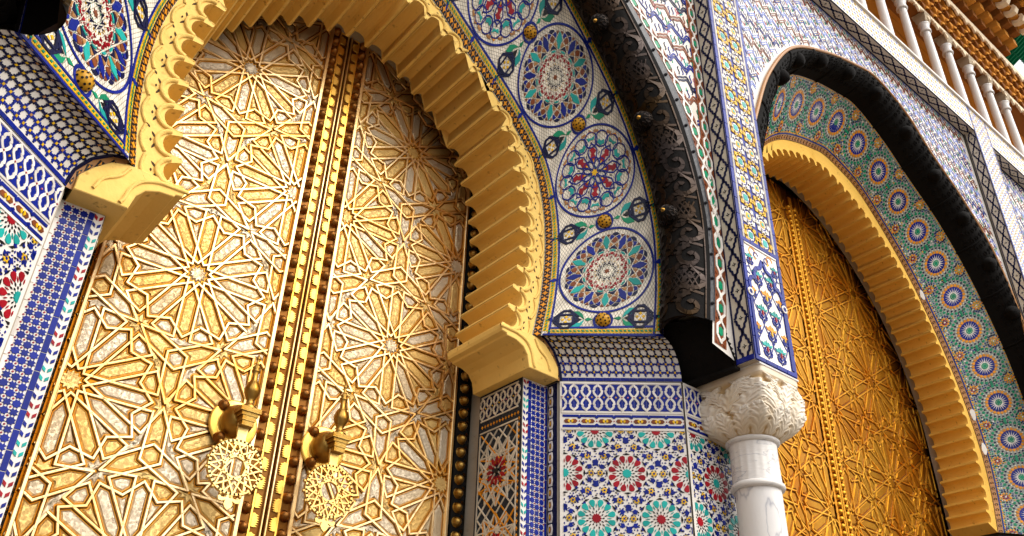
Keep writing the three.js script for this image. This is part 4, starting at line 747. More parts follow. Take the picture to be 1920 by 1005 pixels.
// ───────── copper hoods ─────────
function hood(t, face, zf, rim, zr, prof, mat0, L0, L1) {   // u along the curve, v across 0..1
  const L = (face.L + rim.L) / 2, pr = new Curve(prof, 60);
  const f = (u, v) => { const k = clamp(u / L, 0, 1), p = face.at(face.L * k), q = rim.at(rim.L * k), c = pr.at(pr.L * clamp(v, -.01, 1.01)); return [lerp(p[0], q[0], c[0]), lerp(p[1], q[1], c[0]), c[1]]; };
  const m = facing(f, L * .3, .5); m.L = L; return m;
}
{
  const face = new Curve(nearFace), rim = new Curve(nearHood), prof = new Curve([[0, 1.79], [-.11, 1.86], [-.185, 1.98], [-.19, 2.1], [-.13, 2.21], [-.02, 2.285], [.09, 2.3], [.105, 2.29], [.12, 2.3], [.2, 2.3]], 80);
  const rimAt = (x, y) => { if (y <= 6.2) { for (const p of rim.p) if (p[1] >= y) return p; } const th = Math.atan2(y - 6.2, x); let b = rim.p[0]; for (const p of rim.p) { if (p[1] > 6.2 && Math.atan2(p[1] - 6.2, p[0]) > th) break; b = p; } return b; };
  const rimTab = Array.from({ length: 201 }, (_, i) => rimAt(...face.at(face.L * i / 200)));
  const hf = (u, v) => { const s = clamp(u, 0, face.L), p = face.at(s), i = clamp(s / face.L * 200, 0, 199.99), a = rimTab[i | 0], b = rimTab[(i | 0) + 1], q = [lerp(a[0], b[0], i % 1), lerp(a[1], b[1], i % 1)], e = face.at(s + .03), o = face.at(s - .03), l = hyp(e[0] - o[0], e[1] - o[1]), n = [(e[1] - o[1]) / l, -(e[0] - o[0]) / l], c = prof.at(prof.L * clamp(v, 0, 1)), k = clamp((c[0] + .03) / .23, 0, 1), g = clamp(c[0], -1, 0) + k * .0;
    return [p[0] + n[0] * g + (q[0] - p[0]) * k, p[1] + n[1] * g + (q[1] - p[1]) * k, c[1]]; };
  const hm = facing(hf, 2, .7); hm.L = face.L; const Wd = prof.L;
  for (const side of [1, -1]) {
    const map = side > 0 ? hm : mirrorX(hm), t = thing('copper_hood', side > 0 ? 'dark pierced copper hood with bird-like bosses curving along the near arch' : 'black underside of the copper hood in the upper left corner', 'metal hood', [side * 3.3, 5.3, 1.9]);
    part(t, 'hood_sheet', sheet(map, 0, hm.L, 0, .87, 90, 30), M.iron);
    part(t, 'flashing', sheet(map, .0, hm.L, .87, 1, 90, 4, .004), M.lead);
    const m2 = (u, v, h) => map(u, v / (Wd * 1.02), h);          // v in metres
    {
      const A = new Acc(), fil = (path, w) => { const Q = { L: [], t(p) { this.L.push(p); } }; Panel.prototype.band.call(Q, path, w, 'x', { step: 3 }); for (const p of Q.L) { if (p.every((q) => q[1] > .05 && q[1] < .72)) piece(A, p, m2, .012, .003, null, .002); } };
      const spiral = (x, y, r, a, sg) => { const p = []; for (let k = 0; k <= 15; k++) { const q = k / 15, an = a + sg * q * 7, rr = r * (1 - .8 * q); p.push([x + cos(an) * rr, y + sin(an) * rr]); } fil(p, .05); };
      for (let u = .12, i = 0; u < hm.L; u += .29, i++) {
        for (const s of [1, -1]) { spiral(u, .4 + s * .16, .14, s > 0 ? 0 : PI, s * (i % 2 ? 1 : -1)); spiral(u + .14, 0.4 + s * .08, .08, 1, -s); fil([[u - .1, 0.4 + s * .25], [u, 0.4 + s * .3], [u + .1, 0.4 + s * .24], [u + .2, 0.4 + s * .3]], .04); fil([[u + .05, 0.4], [u + .12, 0.4 + s * .12], [u + .2, 0.4 + s * .2]], .036); }
        if (i % 3 === 1) for (let k = -3; k < 4; k++) { fil([[u - .1, 0.4 + k * .05], [u + .1, 0.4 + k * .05 + .1]], .02); fil([[u - .1, 0.4 + k * .05 + .1], [u + .1, 0.4 + k * .05]], .02); }
        fil([[u - .14, .1], [u - .12, .25], [u - .14, .4], [u - .12, .55], [u - .14, .68]], .035);
      }
      for (const v of [.07, .7]) fil(Array.from({ length: 120 }, (_, i) => [i / 119 * hm.L, v]), .024);
      part(t, 'filigree', A.geo(), M.copper, true);
      for (const v of [.93]) for (let u = .2; u < hm.L; u += .3) { const p = map(u, v, .006); put(t, 'rivet', stud, M.lead, p, 0, .35); }
      // bosses shaped like small birds' heads
      const bird = lathe([[.15, 0], [.15, .012], [.125, .02], [.118, .07], [.1, .13], [.07, .165], [.04, .19], [0, .2]], 24).scale(.84, .84, .84), beak = lathe([[.03, .19], [.02, .21], [.008, .23], [0, .235]], 10).scale(.84, .84, .84);
      for (const u of [1.25, 2.45, 3.7]) {
        const p = map(u, .4, -.02), q = map(u, .4, .1), N = new THREE.Vector3(q[0] - p[0] - .03, q[1] - p[1], q[2] - p[2] + .04).normalize(), Q = new THREE.Quaternion().setFromUnitVectors(new THREE.Vector3(0, 1, 0), N);
        const b = part(t, 'boss', bird.clone().applyQuaternion(Q).translate(...p), M.iron); part(b, 'beak', beak.clone().applyQuaternion(Q).translate(...p), M.bronze);
        const K = new Acc(), bm = (a, y, h) => { const r = [[0, .112], [.059, .1], [.109, .085], [.139, .06], [.16, .034]]; let i = 0; while (i < 3 && r[i + 1][0] < y) i++; const rr = lerp(r[i][1], r[i + 1][1], clamp((y - r[i][0]) / (r[i + 1][0] - r[i][0]), 0, 1)) + h; return new THREE.Vector3(cos(a) * rr, y, sin(a) * rr).applyQuaternion(Q).add(new THREE.Vector3(...p)).toArray(); };
        for (let k = 0; k < 9; k++) for (let y = .025; y < .15; y += .042) { const a = k * 2 * PI / 9 + y * 9, w = .022 / (.14 - y * .4); for (const e of [1, -1]) { const P0 = [[a - w * 1.2, y], [a, y + e * .035], [a + w * 1.2, y]]; for (let j = 0; j < 2; j++) { const [x0, y0] = P0[j], [x1, y1] = P0[j + 1], W2 = .006; piece(K, [[x0, y0 - W2], [x1, y1 - W2], [x1, y1 + W2], [x0, y0 + W2]], bm, .006, 0, null, -.002); } } }
        part(b, 'openwork', K.geo(), M.copper, true);
      }
      // foot of the hood above the capital
      const g = new THREE.BoxGeometry(1, 1, 1, 6, 6, 6), P = g.attributes.position;
      for (let i = 0; i < P.count; i++) { const x = P.getX(i) + .5, y = P.getY(i) + .5, z = P.getZ(i) + .5, w = 1 - y, j = .012 * sin(x * 17 + z * 13 + y * 11); P.setXYZ(i, side * (lerp(lerp(lerp(2.93, 3.26, w), lerp(3.08, 3.33, w), z), 3.335, x) + j), lerp(lerp(5.2, 5.72, y), lerp(5.18, 5.64, y), z) + j, lerp(1.7, 2.28, z) + j); }
      g.computeVertexNormals(); part(t, 'foot', g, M.iron);
      part(t, 'foot_ledge', prism([[3.22, 1.68], [3.28, 2.31], [3.35, 2.31], [3.35, 1.68]].map(([x, z]) => [x * side, z]), 5.16, 5.19), M.iron);
      for (let k = 0; k < 10; k++) part(t, 'torn_edge', extr([[3.12 + k * .021, 5.66 - k * .045], [3.17 + k * .021, 5.64 - k * .045], [3.14 + k * .021, 5.61 - k * .045]].map(([x, y]) => [x * side, y]), 2.27, 2.3), M.iron);
      const FA = new Acc(), fmap = (u, v, h) => { const w = (5.7 - v) / .5; return [side * (lerp(lerp(2.93, 3.26, w), lerp(3.08, 3.33, w), u) - h), v, lerp(1.72, 2.26, u)]; };
      for (let i = 0; i < 4; i++) for (let j = 0; j < 4; j++) { const Q = { L: [], t(p) { this.L.push(p); } }, p = []; for (let k = 0; k <= 10; k++) { const q = k / 10; p.push([.14 + i * .24 + cos(q * 6) * .1 * (1 - .7 * q), 5.27 + j * .11 + sin(q * 6) * .05 * (1 - .7 * q)]); } Panel.prototype.band.call(Q, p, .014, 'x', { step: 5 }); for (const r of Q.L) piece(FA, r, fmap, .008, .002, null, -.002); }
      part(t, 'foot_relief', FA.geo(), M.iron, true);
    }
  }
  // far hood
  const t = thing('copper_hood', 'black ribbed hood along the far pointed arch', 'metal hood', [FX, 5.8, 1.8]);
  const fp = [[0, 1.44], [.06, 1.6], [.16, 1.73], [.36, 1.83], [.6, 1.885], [.85, 1.9], [1, 1.872]];
  const ff = new Curve([...farFaceL, ...farFaceR], 400), fr = new Curve([...farHoodL, ...farHoodR], 400), fm = hood(null, ff, 1.45, fr, 1.86, fp);
  const g = sheet(fm, 0, fm.L, 0, 1, 200, 18); part(t, 'hood_sheet', g, M.iron);
  for (let u = .3; u < fm.L; u += .95) { const p = []; for (let k = 0; k <= 14; k++) p.push(new THREE.Vector3(...fm(u, k / 14, .004))); part(t, 'rib', new THREE.TubeGeometry(new THREE.CatmullRomCurve3(p), 14, .022, 5), M.iron); }
  for (let u = 5.5; u < fm.L; u += .95) { const b = lathe([[.13, 0], [.12, .05], [.08, .11], [.03, .15], [0, .16]], 14), p = fm(u, .42, -.01), q = fm(u, .42, .1), N = new THREE.Vector3(q[0] - p[0] - .05, q[1] - p[1], q[2] - p[2]).normalize(); part(t, 'boss', b.applyQuaternion(new THREE.Quaternion().setFromUnitVectors(new THREE.Vector3(0, 1, 0), N)).translate(...p), M.iron); }
  const A = new Acc(), m2 = (u, v, h) => fm(u, v, h); for (let u = .1; u < fm.L; u += .16) for (let v = .2; v < .9; v += .14) { const Q = { L: [], t(p) { this.L.push(p); } }, p = []; for (let k = 0; k <= 8; k++) { const q = k / 8; p.push([u + cos(q * 6 + v * 9) * .065 * (1 - .7 * q), v + sin(q * 6 + v * 9) * .055 * (1 - .7 * q)]); } Panel.prototype.band.call(Q, p, .016, 'x', { step: 4 }); for (const r of Q.L) piece(A, r, m2, .012, 0, null, -.002); }
  part(t, 'filigree', A.geo(), M.iron, true);
}

// ───────── marble column and its pilaster ─────────
{
  const cx = 3.7, cz = 2.1, t = thing('marble_column', 'white marble column with carved leaf capital between the two gates', 'column', [cx, 0, cz]);
  const fl = new THREE.CylinderGeometry(.217, .221, .385, 96, 6, true), p = fl.attributes.position;
  for (let i = 0; i < p.count; i++) { const a = Math.atan2(p.getZ(i), p.getX(i)), y = p.getY(i), k = 1 - .03 * Math.pow(Math.abs(sin(a * 10)), .5) * clamp((.18 - Math.abs(y)) * 14, 0, 1); p.setX(i, p.getX(i) * k); p.setZ(i, p.getZ(i) * k); }
  fl.computeVertexNormals(); part(t, 'fluted_neck', fl.translate(cx, 4.38, cz), marble);
  part(t, 'neck_ring', lathe([[.18, 4.555], [.228, 4.56], [.248, 4.58], [.248, 4.597], [.228, 4.615], [.18, 4.63]], 48).translate(cx, 0, cz), marble);
  part(t, 'ring', lathe([[.2, 4.135], [.232, 4.14], [.244, 4.163], [.239, 4.185], [.223, 4.2], [.18, 4.21]], 48).translate(cx, 0, cz), marble);
  part(t, 'shaft', lathe([[.225, 0], [.223, 1.5], [.212, 3], [.205, 4.135]], 48).translate(cx, 0, cz), marble);
  // capital: square above, closing to the round neck, carved all over
  const nu = 560, nv = 220, pos = [], colr = [], uv = [], idx = [], hf = (x, y) => { const q = (ax, ay) => { const X = ((ax % 1) + 1) % 1 * 512, Y = ((ay % 1) + 1) % 1 * 512; return N2[(Y | 0) * 512 + (X | 0)]; }; return q(x, y); };
  const leaves = []; for (let k = 0; k < 14; k++) leaves.push([k / 14, .98, .62, .044, .012 * (k % 2 ? 1 : -1)]);
  for (let k = 0; k < 8; k++) { leaves.push([(k + .5) / 8, .78, .34, .06, .05 * (k % 2 ? 1 : -1)], [k / 8, .62, .15, .05, .045 * (k % 2 ? -1 : 1)], [(k + .25) / 8, .5, .14, .034, .05]); leaves.push([(k + .72) / 8, .46, .17, .028, -.04]); }
  const swirl = (x, y) => {                            // overlapping leaves with ribs and curled tips: 0 recess .. 1 crest
    let best = 0;
    for (const [c, y0, y1, wd, bend] of leaves) {
      const b = (y0 - y) / (y0 - y1); if (b < 0 || b > 1.02) continue; let dx = x - c - bend * b * b * 1.4; dx -= Math.round(dx); const lobed = 1 + .16 * sin(b * 26), w = wd * Math.pow(sin(PI * clamp(.14 + .8 * b, 0, 1)), .7) * lobed, e = Math.abs(dx) / w; if (e > 1) continue;
      const vein = .5 + .5 * cos((e * 1.7 - b * 4.5) * 2 * PI), rib = Math.exp(-((e / .1) ** 2)); best = Math.max(best, (.55 + .3 * b + .2 * vein * (1 - rib) + .12 * rib) * Math.pow(1 - e ** 6, .5) * (b > .86 ? 1.12 : 1));
    }
    return Math.min(1.1, best);
  };
  for (let j = 0; j <= nv; j++) for (let i = 0; i <= nu; i++) {
    const a = i / nu * 2 * PI, t0 = j / nv, y = lerp(5.2, 4.59, t0), sq = clamp(1 - (t0 - .58) / .4, 0, 1), n = lerp(2, 14, Math.pow(sq, 1.5)), C = Math.abs(cos(a)), S = Math.abs(sin(a));
    const k = 1 / Math.pow(Math.pow(C, n) + Math.pow(S, n), 1 / n), bul = t0 < .14 ? 0 : t0 < .6 ? .022 * sin((t0 - .14) / .46 * PI / 2) : 0, low = clamp((t0 - .66) / .34, 0, 1), sc = t0 < .66 ? 1 : lerp(1, .58, 1 - Math.sqrt(1 - low * low * .96)) ;
    const rx = (.308 + bul + (t0 >= .6 ? .022 : 0)) * sc, rz = (.395 + bul * .6 + (t0 >= .6 ? .0132 : 0)) * sc * (t0 < .6 ? 1 : lerp(1, .85, (t0 - .6) / .4)), x = i / nu + .125;
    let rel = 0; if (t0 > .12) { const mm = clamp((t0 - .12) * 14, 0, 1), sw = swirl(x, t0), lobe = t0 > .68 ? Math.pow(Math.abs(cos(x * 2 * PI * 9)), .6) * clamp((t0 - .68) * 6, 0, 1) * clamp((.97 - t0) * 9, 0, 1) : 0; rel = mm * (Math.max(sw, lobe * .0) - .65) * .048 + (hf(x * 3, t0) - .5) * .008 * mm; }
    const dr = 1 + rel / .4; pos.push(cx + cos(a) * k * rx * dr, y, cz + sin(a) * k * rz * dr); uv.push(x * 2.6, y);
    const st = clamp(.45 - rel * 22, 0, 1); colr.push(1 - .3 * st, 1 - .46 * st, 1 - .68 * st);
  }
  for (let j = 0; j < nv; j++) for (let i = 0; i < nu; i++) { const q = j * (nu + 1) + i; idx.push(q, q + 1, q + nu + 1, q + 1, q + nu + 2, q + nu + 1); }
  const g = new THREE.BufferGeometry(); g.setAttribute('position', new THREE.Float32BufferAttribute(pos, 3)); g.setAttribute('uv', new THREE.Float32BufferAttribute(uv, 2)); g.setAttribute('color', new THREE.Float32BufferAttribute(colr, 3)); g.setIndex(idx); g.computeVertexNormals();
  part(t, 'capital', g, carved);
  part(t, 'abacus', box(cx - .312, cx + .29, 5.186, 5.203, cz - .4, cz + .402), marble);
}
function pilaster(x0, x1, zf, yb0, yb, label, full) {
  const w = x1 - x0, t = thing('pilaster', label, 'pilaster', [x0 + w / 2, yb0, zf - .2]);
  part(t, 'pilaster_core', box(x0 + .004, x1 - .004, yb0 + .002, PAR - .01, zf - (full ? .6 : .22), zf - .004), masonry);
  const z0 = zf - .205, sm = (u, v, h) => [x0 - h, v, z0 + u]; part(t, 'tile_ground', sheet(sm, 0, .203, yb0 + .005, TOP, 1, 10), groundMat(PAL.cream));
  const P = new Panel(t, sm, [0, .201, yb0 + .01, TOP]); patDiamond(P, .022, .192, yb0 + .1, TOP, full ? .3 : .36);
  for (const u of [.007, .196]) for (let v = yb0 + .05; v < TOP; v += .16) P.t([[u - .007, v], [u + .007, v], [u + .007, v + .157], [u - .007, v + .157]], 'navy', .008, .001);
  P.t([[0, yb0 + .01], [.2, yb0 + .01], [.2, yb0 + .065], [0, yb0 + .065]], 'blue', .01); P.finish(full ? 300 : 120);
  const fm = (u, v, h) => [x0 + u, v, zf + h];
  part(t, 'tile_ground', sheet(fm, 0, w, yb0 + .005, PAR, 2, 10), full ? blueGround : whiteGround);
  const Q = new Panel(t, fm, [0, w, yb, PAR]);
  if (full) {
    patInterlace(Q, .085, w - .085, yb + .05, PAR - .3, 2, .239); Q.rect = [0, w, yb0 + .01, PAR];
    for (const u of [.025, w - .025]) for (let v = yb0 + .05; v < PAR - .2; v += .2) Q.t([[u - .025, v], [u + .025, v], [u + .025, v + .197], [u - .025, v + .197]], 'blue', .01);
    for (const u of [.06, .076, w - .06, w - .076]) Q.band([[u, yb + .04], [u, 8], [u, 9], [u, 10], [u, 12], [u, PAR - .2]], .01, 'white', { step: 1, h: .012 });
    // foot panel: lobed frame, sprays of turquoise and orange flowers
    Q.t([[.05, yb0 + .04], [w - .05, yb0 + .04], [w - .05, yb], [.05, yb]], 'white', .002, .001);
    for (const v of [yb0 + .03, yb + .02]) for (let k = 0; k < 4; k++) Q.t([[k * w / 4 + .002, v - .024], [(k + 1) * w / 4 - .002, v - .024], [(k + 1) * w / 4 - .002, v + .024], [k * w / 4 + .002, v + .024]], 'blue', .011);
    Q.band([[.06, yb - .02], [w / 2, yb - .02], [w - .06, yb - .02]], .02, 'white', { step: 1, h: .012 });
    const m = w / 2, KY = (y) => yb0 + (y - 5.55) * .912, lob = []; for (const s of [-1, 1]) { const q = [[.32, 5.62], [.32, 6.3], [.335, 6.36], [.31, 6.42], [.31, 6.5], [.27, 6.56], [.2, 6.58], [.19, 6.66], [.14, 6.72], [.06, 6.75], [0, 6.86]].map(([x, y]) => [m + s * x * .83, KY(y)]); Q.band(q, .045, 'blue', { step: 1, h: .016 }); Q.arc(m + s * .268, KY(6.36), .035, 0, 2 * PI, .018, 'white', 12, { step: 6, h: .02 }); }
    const flower = (x, y, c, s) => { const f = (p) => p.map(([a, b]) => [x + a * s, y + b * s]); Q.t(f([[0, .1], [.3, .35], [.75, .3], [1, .75], [.5, .62], [.3, 1], [.14, .5], [0, 1.15], [-.14, .5], [-.3, 1], [-.5, .62], [-1, .75], [-.75, .3], [-.3, .35]]), c, .01); Q.t(f([[0, -.45], [.16, -.1], [.1, .3], [0, .42], [-.1, .3], [-.16, -.1]]), c === 'turq' ? 'red' : 'yellow', .013); for (const e of [1, -1]) { Q.band(f([[0, -.6], [.35 * e, -.3], [.5 * e, .05], [.25 * e, .15]]), .014, 'blue', { step: 1, h: .012 }); Q.band(f([[.1 * e, -.85], [.55 * e, -.75], [.7 * e, -.4], [.5 * e, -.25]]), .018, 'blue', { step: 1, h: .012 }); } };
    for (let j = 0; j < 5; j++) for (const i of [-1, 0, 1]) { const odd = j % 2; if (!odd && i === 0) continue; const x = m + (odd ? i * .21 : i * .105), y = KY(5.74 + j * .215); if (y > KY(6.45) && Math.abs(x - m) > .17) continue; flower(Math.min(m + .215, Math.max(m - .215, x)), y, odd ? 'orange' : 'turq', Math.abs(i) && odd ? .06 : .088); Q.rhomb(x + .12, y + .1, 0, .02, .02, 'blue'); Q.band([[x, y - .1], [x + .05, y - .03], [x + .1, y + .05], [x + .125, y + .12]], .012, 'blue', { step: 1 }); Q.band([[x, y - .1], [x - .05, y - .03], [x - .1, y + .05], [x - .125, y + .12]], .012, 'blue', { step: 1 }); }
    for (const s of [-1, 1]) { flower(m + s * .2, KY(6.8), 'turq', .065); Q.arc(m + s * .14, KY(6.92), .05, 0, 4.5, .015, 'orange', 10, { step: 5 }); Q.arc(m + s * .235, KY(6.65), .04, 1, 5, .014, 'blue', 10, { step: 5 }); Q.arc(m + s * .085, KY(6.9), .035, 0, 5, .013, 'blue', 10, { step: 5 }); Q.star(m + s * .1, KY(6.86), 4, .03, .014, 'yellow'); }
    Q.finish(300);
  } else {
    for (let v = 6.5; v < PAR; v += .12) for (let u = .06; u < w; u += .12) { Q.star(u, v, 8, .045, .03, ((u / .12 | 0) + (v / .12 | 0)) % 2 ? 'cream' : 'pale'); Q.rhomb(u + .06, v + .06, 0, .02, .02, 'yellow'); }
    for (const u of [.02, w - .02]) for (let v = 6; v < PAR - .2; v += .25) Q.t([[u - .02, v], [u + .02, v], [u + .02, v + .245], [u - .02, v + .245]], 'blue'); Q.finish(100);
  }
}
pilaster(3.33, 3.97, 2.5, 5.2, 6.54, 'tiled pilaster with yellow stars on blue standing on the marble column', true);
pilaster(12.62, 13.38, 2.1, 5.55, 5.6, 'pale tiled pilaster with black diamond edge beyond the far arch', false);

// ───────── spandrels ─────────
{
  const rim = new Curve(nearHood), inside = (c, x, y) => { let k = false; const p = c; for (let i = 0, j = p.length - 1; i < p.length; j = i++) if ((p[i][1] > y) !== (p[j][1] > y) && x < (p[j][0] - p[i][0]) * (y - p[i][1]) / (p[j][1] - p[i][1]) + p[i][0]) k = !k; return k; };
  const t = thing('tiled_spandrel', 'wavy red and blue tiled spandrel between copper hood and pilaster', 'tiled spandrel', [2.8, 7.5, 2.29]);
  const fn = (u, v, h) => [u, v, 2.29 + h], fm = (u, v, h) => [u, v, 1.862 + h], hole = [[-9, 0], [-9, 11.5], ...Array.from({ length: 61 }, (_, i) => rim.at(rim.L * (1 - i / 60))), [3.02, 0]];
  const outer = hole.map(([x, y], i) => (i < 2 ? [x, y] : [x + .2, y + .1]));
  const sh = new THREE.ShapeGeometry(shapeOf([...Array.from({ length: 61 }, (_, i) => rim.at(rim.L * i / 60)).map(([x, y]) => [x - .02, y]), [0, TOP], [3.328, TOP], [3.328, 5.25]])); part(t, 'tile_ground', sh.translate(0, 0, 2.29), whiteGround);
  const P = new Panel(t, fn, [0, 3.17, 5.3, TOP], (u, v) => !inside(outer, u, v)); patWaves(P, .9, 3.18, 6.9, TOP, .24, .28, ['blue', 'brown', 'navy', 'blue', 'brown']);
    // plaited bands: along the arch and upright beside the pilaster
  const am0 = (u, v) => { const k = clamp(u / rim.L, 0, 1), s = rim.L * k, p = rim.at(s), q = rim.at(Math.min(rim.L, s + .02)), r = rim.at(Math.max(0, s - .02)); let X = q[0] - r[0], Y = q[1] - r[1]; const l = hyp(X, Y) || 1; X /= l; Y /= l; return [p[0] + Y * v, p[1] - X * v, 2.295]; };
  const am = (u, v, h) => { const p = am0(u, v + .005); return [p[0], p[1], p[2] + h]; };
  const b1 = sheet(am, .02, rim.L, 0, .17, 90, 1); part(t, 'band_ground', b1, brownGround); const PA = new Panel(t, am, [.02, rim.L, 0, .17], (u, v) => am0(u, v)[0] < 3.32); patChain(PA, .05, rim.L, .165, .27); PA.finish(150);
  const vm = (u, v, h) => [3.18 + v, 5.3 + u, 2.299 + h]; part(t, 'band_ground', sheet(vm, 1.1, TOP - 5.3, -.01, .146, 10, 1), brownGround); const PV = new Panel(t, vm, [1.1, TOP - 5.3, -.01, .147]); patChain(PV, 1.1, TOP - 5.32, .14, .26); PV.finish(150);
  P.finish(220);
  // far spandrel
  const f = thing('tiled_spandrel', 'pale wavy blue tiled spandrel over the far arch', 'tiled spandrel', [FX, 10, 1.86]);
  const fr = new Curve([...farHoodL, ...farHoodR], 400), arc = Array.from({ length: 101 }, (_, i) => fr.at(fr.L * i / 100));
  const s2 = new THREE.ShapeGeometry(shapeOf([[3.98, 5.9], ...arc, [12.615, 5.9], [12.615, TOP], [3.98, TOP]])); part(f, 'tile_ground', s2.translate(0, 0, 1.862), whiteGround);
  const Q = new Panel(f, fm, [4.0, 12.5, 7, TOP], (u, v) => !inside([[3.9, 0], ...arc.map(([x, y]) => [FX + (x - FX) * 1.025, y + .08]), [12.7, 0]], u, v));
  patWaves(Q, 4.0, 12.5, 7.4, TOP, .23, .21, ['pale', 'brown', 'pale', 'blue', 'pale'], .7);
  for (let u = 4.2; u < 12.5; u += .62) for (let v = 7.4; v < TOP; v += .07) Q.t([[u, v], [u + .02, v + .01], [u + .02, v + .05], [u, v + .04]], 'brown', .01); Q.finish(250);
  const rope = []; for (let i = 0; i < 100; i++) { const a = arc[i], b = arc[i + 1]; rope.push(new THREE.Vector3(a[0], a[1] + .02, 1.885)); } part(f, 'rim_roll', new THREE.TubeGeometry(new THREE.CatmullRomCurve3(rope), 240, .028, 8), orangeGround);
  const RA = new Acc(); for (let i = 0; i < 300; i++) { const p = fr.at(fr.L * i / 300), q = fr.at(fr.L * (i + .45) / 300); RA.tri([p[0], p[1] + .05, 1.895], [q[0], q[1] + .05, 1.895], [q[0] , q[1], 1.917], [0, 0], [0, .1], [.1, 0], PAL.brown); } part(f, 'rim_stripe', RA.geo(), tileStuff, true);
  // bay beyond the far pilaster
  const g = thing('tiled_spandrel', 'pale tiled wall at the far right edge under the gallery', 'tiled spandrel', [16, 10, 1.86]);
  part(g, 'tile_ground', sheet(fm, 13.38, 26, 4, TOP, 4, 4), whiteGround); const G = new Panel(g, fm, [13.5, 19, 8, TOP]); patWaves(G, 13.5, 19, 9, TOP, .3, .3, ['pale', 'brown', 'pale', 'blue'], .55); G.finish(120);
}
// ───────── far arch face with ringed rosettes ─────────
{
  const a = new Curve([...farRimL, ...farRimR], 500), b = new Curve([...farFaceL, ...farFaceR], 500), m = splay(a, .81, b, 1.45, 1);
  const t = thing('tiled_arch', 'dark mosaic arch face with ringed green and orange rosettes round the far door', 'tiled arch', [FX, 5.6, 1.1]);
  part(t, 'tile_ground', sheet(m, 0, m.L, 0, m.W, 160, 6), groundMat([.3, .33, .3]));
  const Wd = m.W, P = new Panel(t, m, [0, m.L, 0, Wd]), vm = Wd * .56, R = Wd * .36, n = Math.round(m.L / (R * 2.12)), st = m.L / n;
  const fr = rng(77);
  const dots = (u, v, r, k, s, c, h) => { for (let i = 0; i < k; i++) { const q = i / k * 2 * PI; P.reg(u + cos(q) * r, v + sin(q) * r, 5, s, c, q, h); } };
  for (let i = 0; i < n; i++) {
    const u = (i + .5) * st, s = R / 16;
    P.reg(u, vm, 24, R * .52, 'blue', 0, .003); for (let k = 0; k < 20; k++) { const q = k * PI / 10, X = cos(q), Y = sin(q); P.t([[u + X * R * .17 - Y * s * .55, vm + Y * R * .17 + X * s * .55], [u + X * R * .46, vm + Y * R * .46], [u + X * R * .17 + Y * s * .55, vm + Y * R * .17 - X * s * .55]], 'white', .007, .001); }
    P.reg(u, vm, 12, R * .18, 'green', 0, .009); dots(u, vm, R * .11, 8, s * .4, 'white', .011);
    dots(u, vm, R * .575, 20, s * 1.5, 'orange', .007); dots(u, vm, R * .69, 26, s * .8, 'white', .007); dots(u, vm, R * .665, 26, s * .5, 'yellow', .008); dots(u, vm, R * .79, 24, s * 1., 'navy', .007); dots(u, vm, R * .92, 26, s * 1.5, 'green', .007); dots(u, vm, R * .855, 26, s * .6, 'white', .007);
    for (const [x, y] of [[st / 2, -R * .95], [st / 2, R * .9]]) { dots(u + x, vm + y, R * .2, 9, s * 1.1, 'orange', .007); dots(u + x, vm + y, R * .1, 6, s * .8, y < 0 ? 'red' : 'yellow', .008); P.reg(u + x, vm + y, 6, s * .8, 'white', 0, .009); dots(u + x, vm + y, R * .32, 14, s * .85, 'navy', .006); }
    P.reg(u + st / 2, vm, 6, s * 1.4, 'green', 0, .008); dots(u + st / 2, vm, R * .14, 8, s * .8, 'navy', .007);
  }
  const c = R / 8.5; for (let u = c; u < m.L; u += c) for (let v = Wd * .14; v < Wd * .97; v += c) { const k = Math.round(u / st - .5), du = u - (k + .5) * st, dv = v - vm; if (hyp(du, dv) < R * 1.0) continue; const x = fr(); P.reg(u + (fr() - .5) * c * .3, v + (fr() - .5) * c * .3, 4 + (fr() * 4 | 0), c * .42, x < .24 ? 'blue' : x < .44 ? 'navy' : x < .7 ? 'green' : x < .84 ? 'white' : x < .93 ? 'yellow' : 'turq', fr(), .006); }
  for (let u = .03; u < m.L; u += .1) { P.t([[u - .05, .0], [u + .05, 0], [u + .05, Wd * .08], [u - .05, Wd * .08]], 'tan', .003, .001); P.arc(u, Wd * .04, Wd * .024, .4, 5.9, .012, 'black', 6, { step: 3 }); P.reg(u, Wd * .04, 4, .012, 'orange', 0, .009); P.t([[u - .05, Wd * .085], [u + .05, Wd * .085], [u + .05, Wd * .105], [u - .05, Wd * .105]], 'blue', .006, .001); P.rhomb(u, Wd * .12, 0, .022, .014, 'yellow'); P.rhomb(u + .05, Wd * .12, 0, .022, .014, 'orange'); P.rhomb(u, Wd * .985, 0, .022, .014, 'orange'); P.rhomb(u + .05, Wd * .985, 0, .022, .014, 'yellow'); }
  const patch = (u, w, h) => { const q = []; for (let k = 0; k < 9; k++) { const an = k / 9 * 2 * PI; q.push([u + cos(an) * w * (.8 + fr() * .4), Wd * .06 + sin(an) * h * (.8 + fr() * .4)]); } P.t(q, 'white', .012); };
  patch(m.L * .905, .12, Wd * .04); patch(m.L * .865, .12, Wd * .045); patch(m.L * .72, .1, Wd * .04);
  P.finish(300);
  const e = thing('tiled_ledge', 'dark tile ledge under the right foot of the far arch face', 'tiled cove', [12, 5.4, 1]); part(e, 'ledge', prism([[11.85, .82], [12.66, 1.44], [12.9, 1.44], [12.9, .82]], 5.3, 5.59), navyGround);
  const em = (u, v, h) => [11.88 + u * .75 - h * .6, v, .84 + u * .57 + h * .8], E = new Panel(e, em); for (let k = 0; k < 8; k++) E.reg(.08 + k * .12, 5.45, 6, .05, k % 2 ? 'white' : 'yellow'); E.finish(12);
}

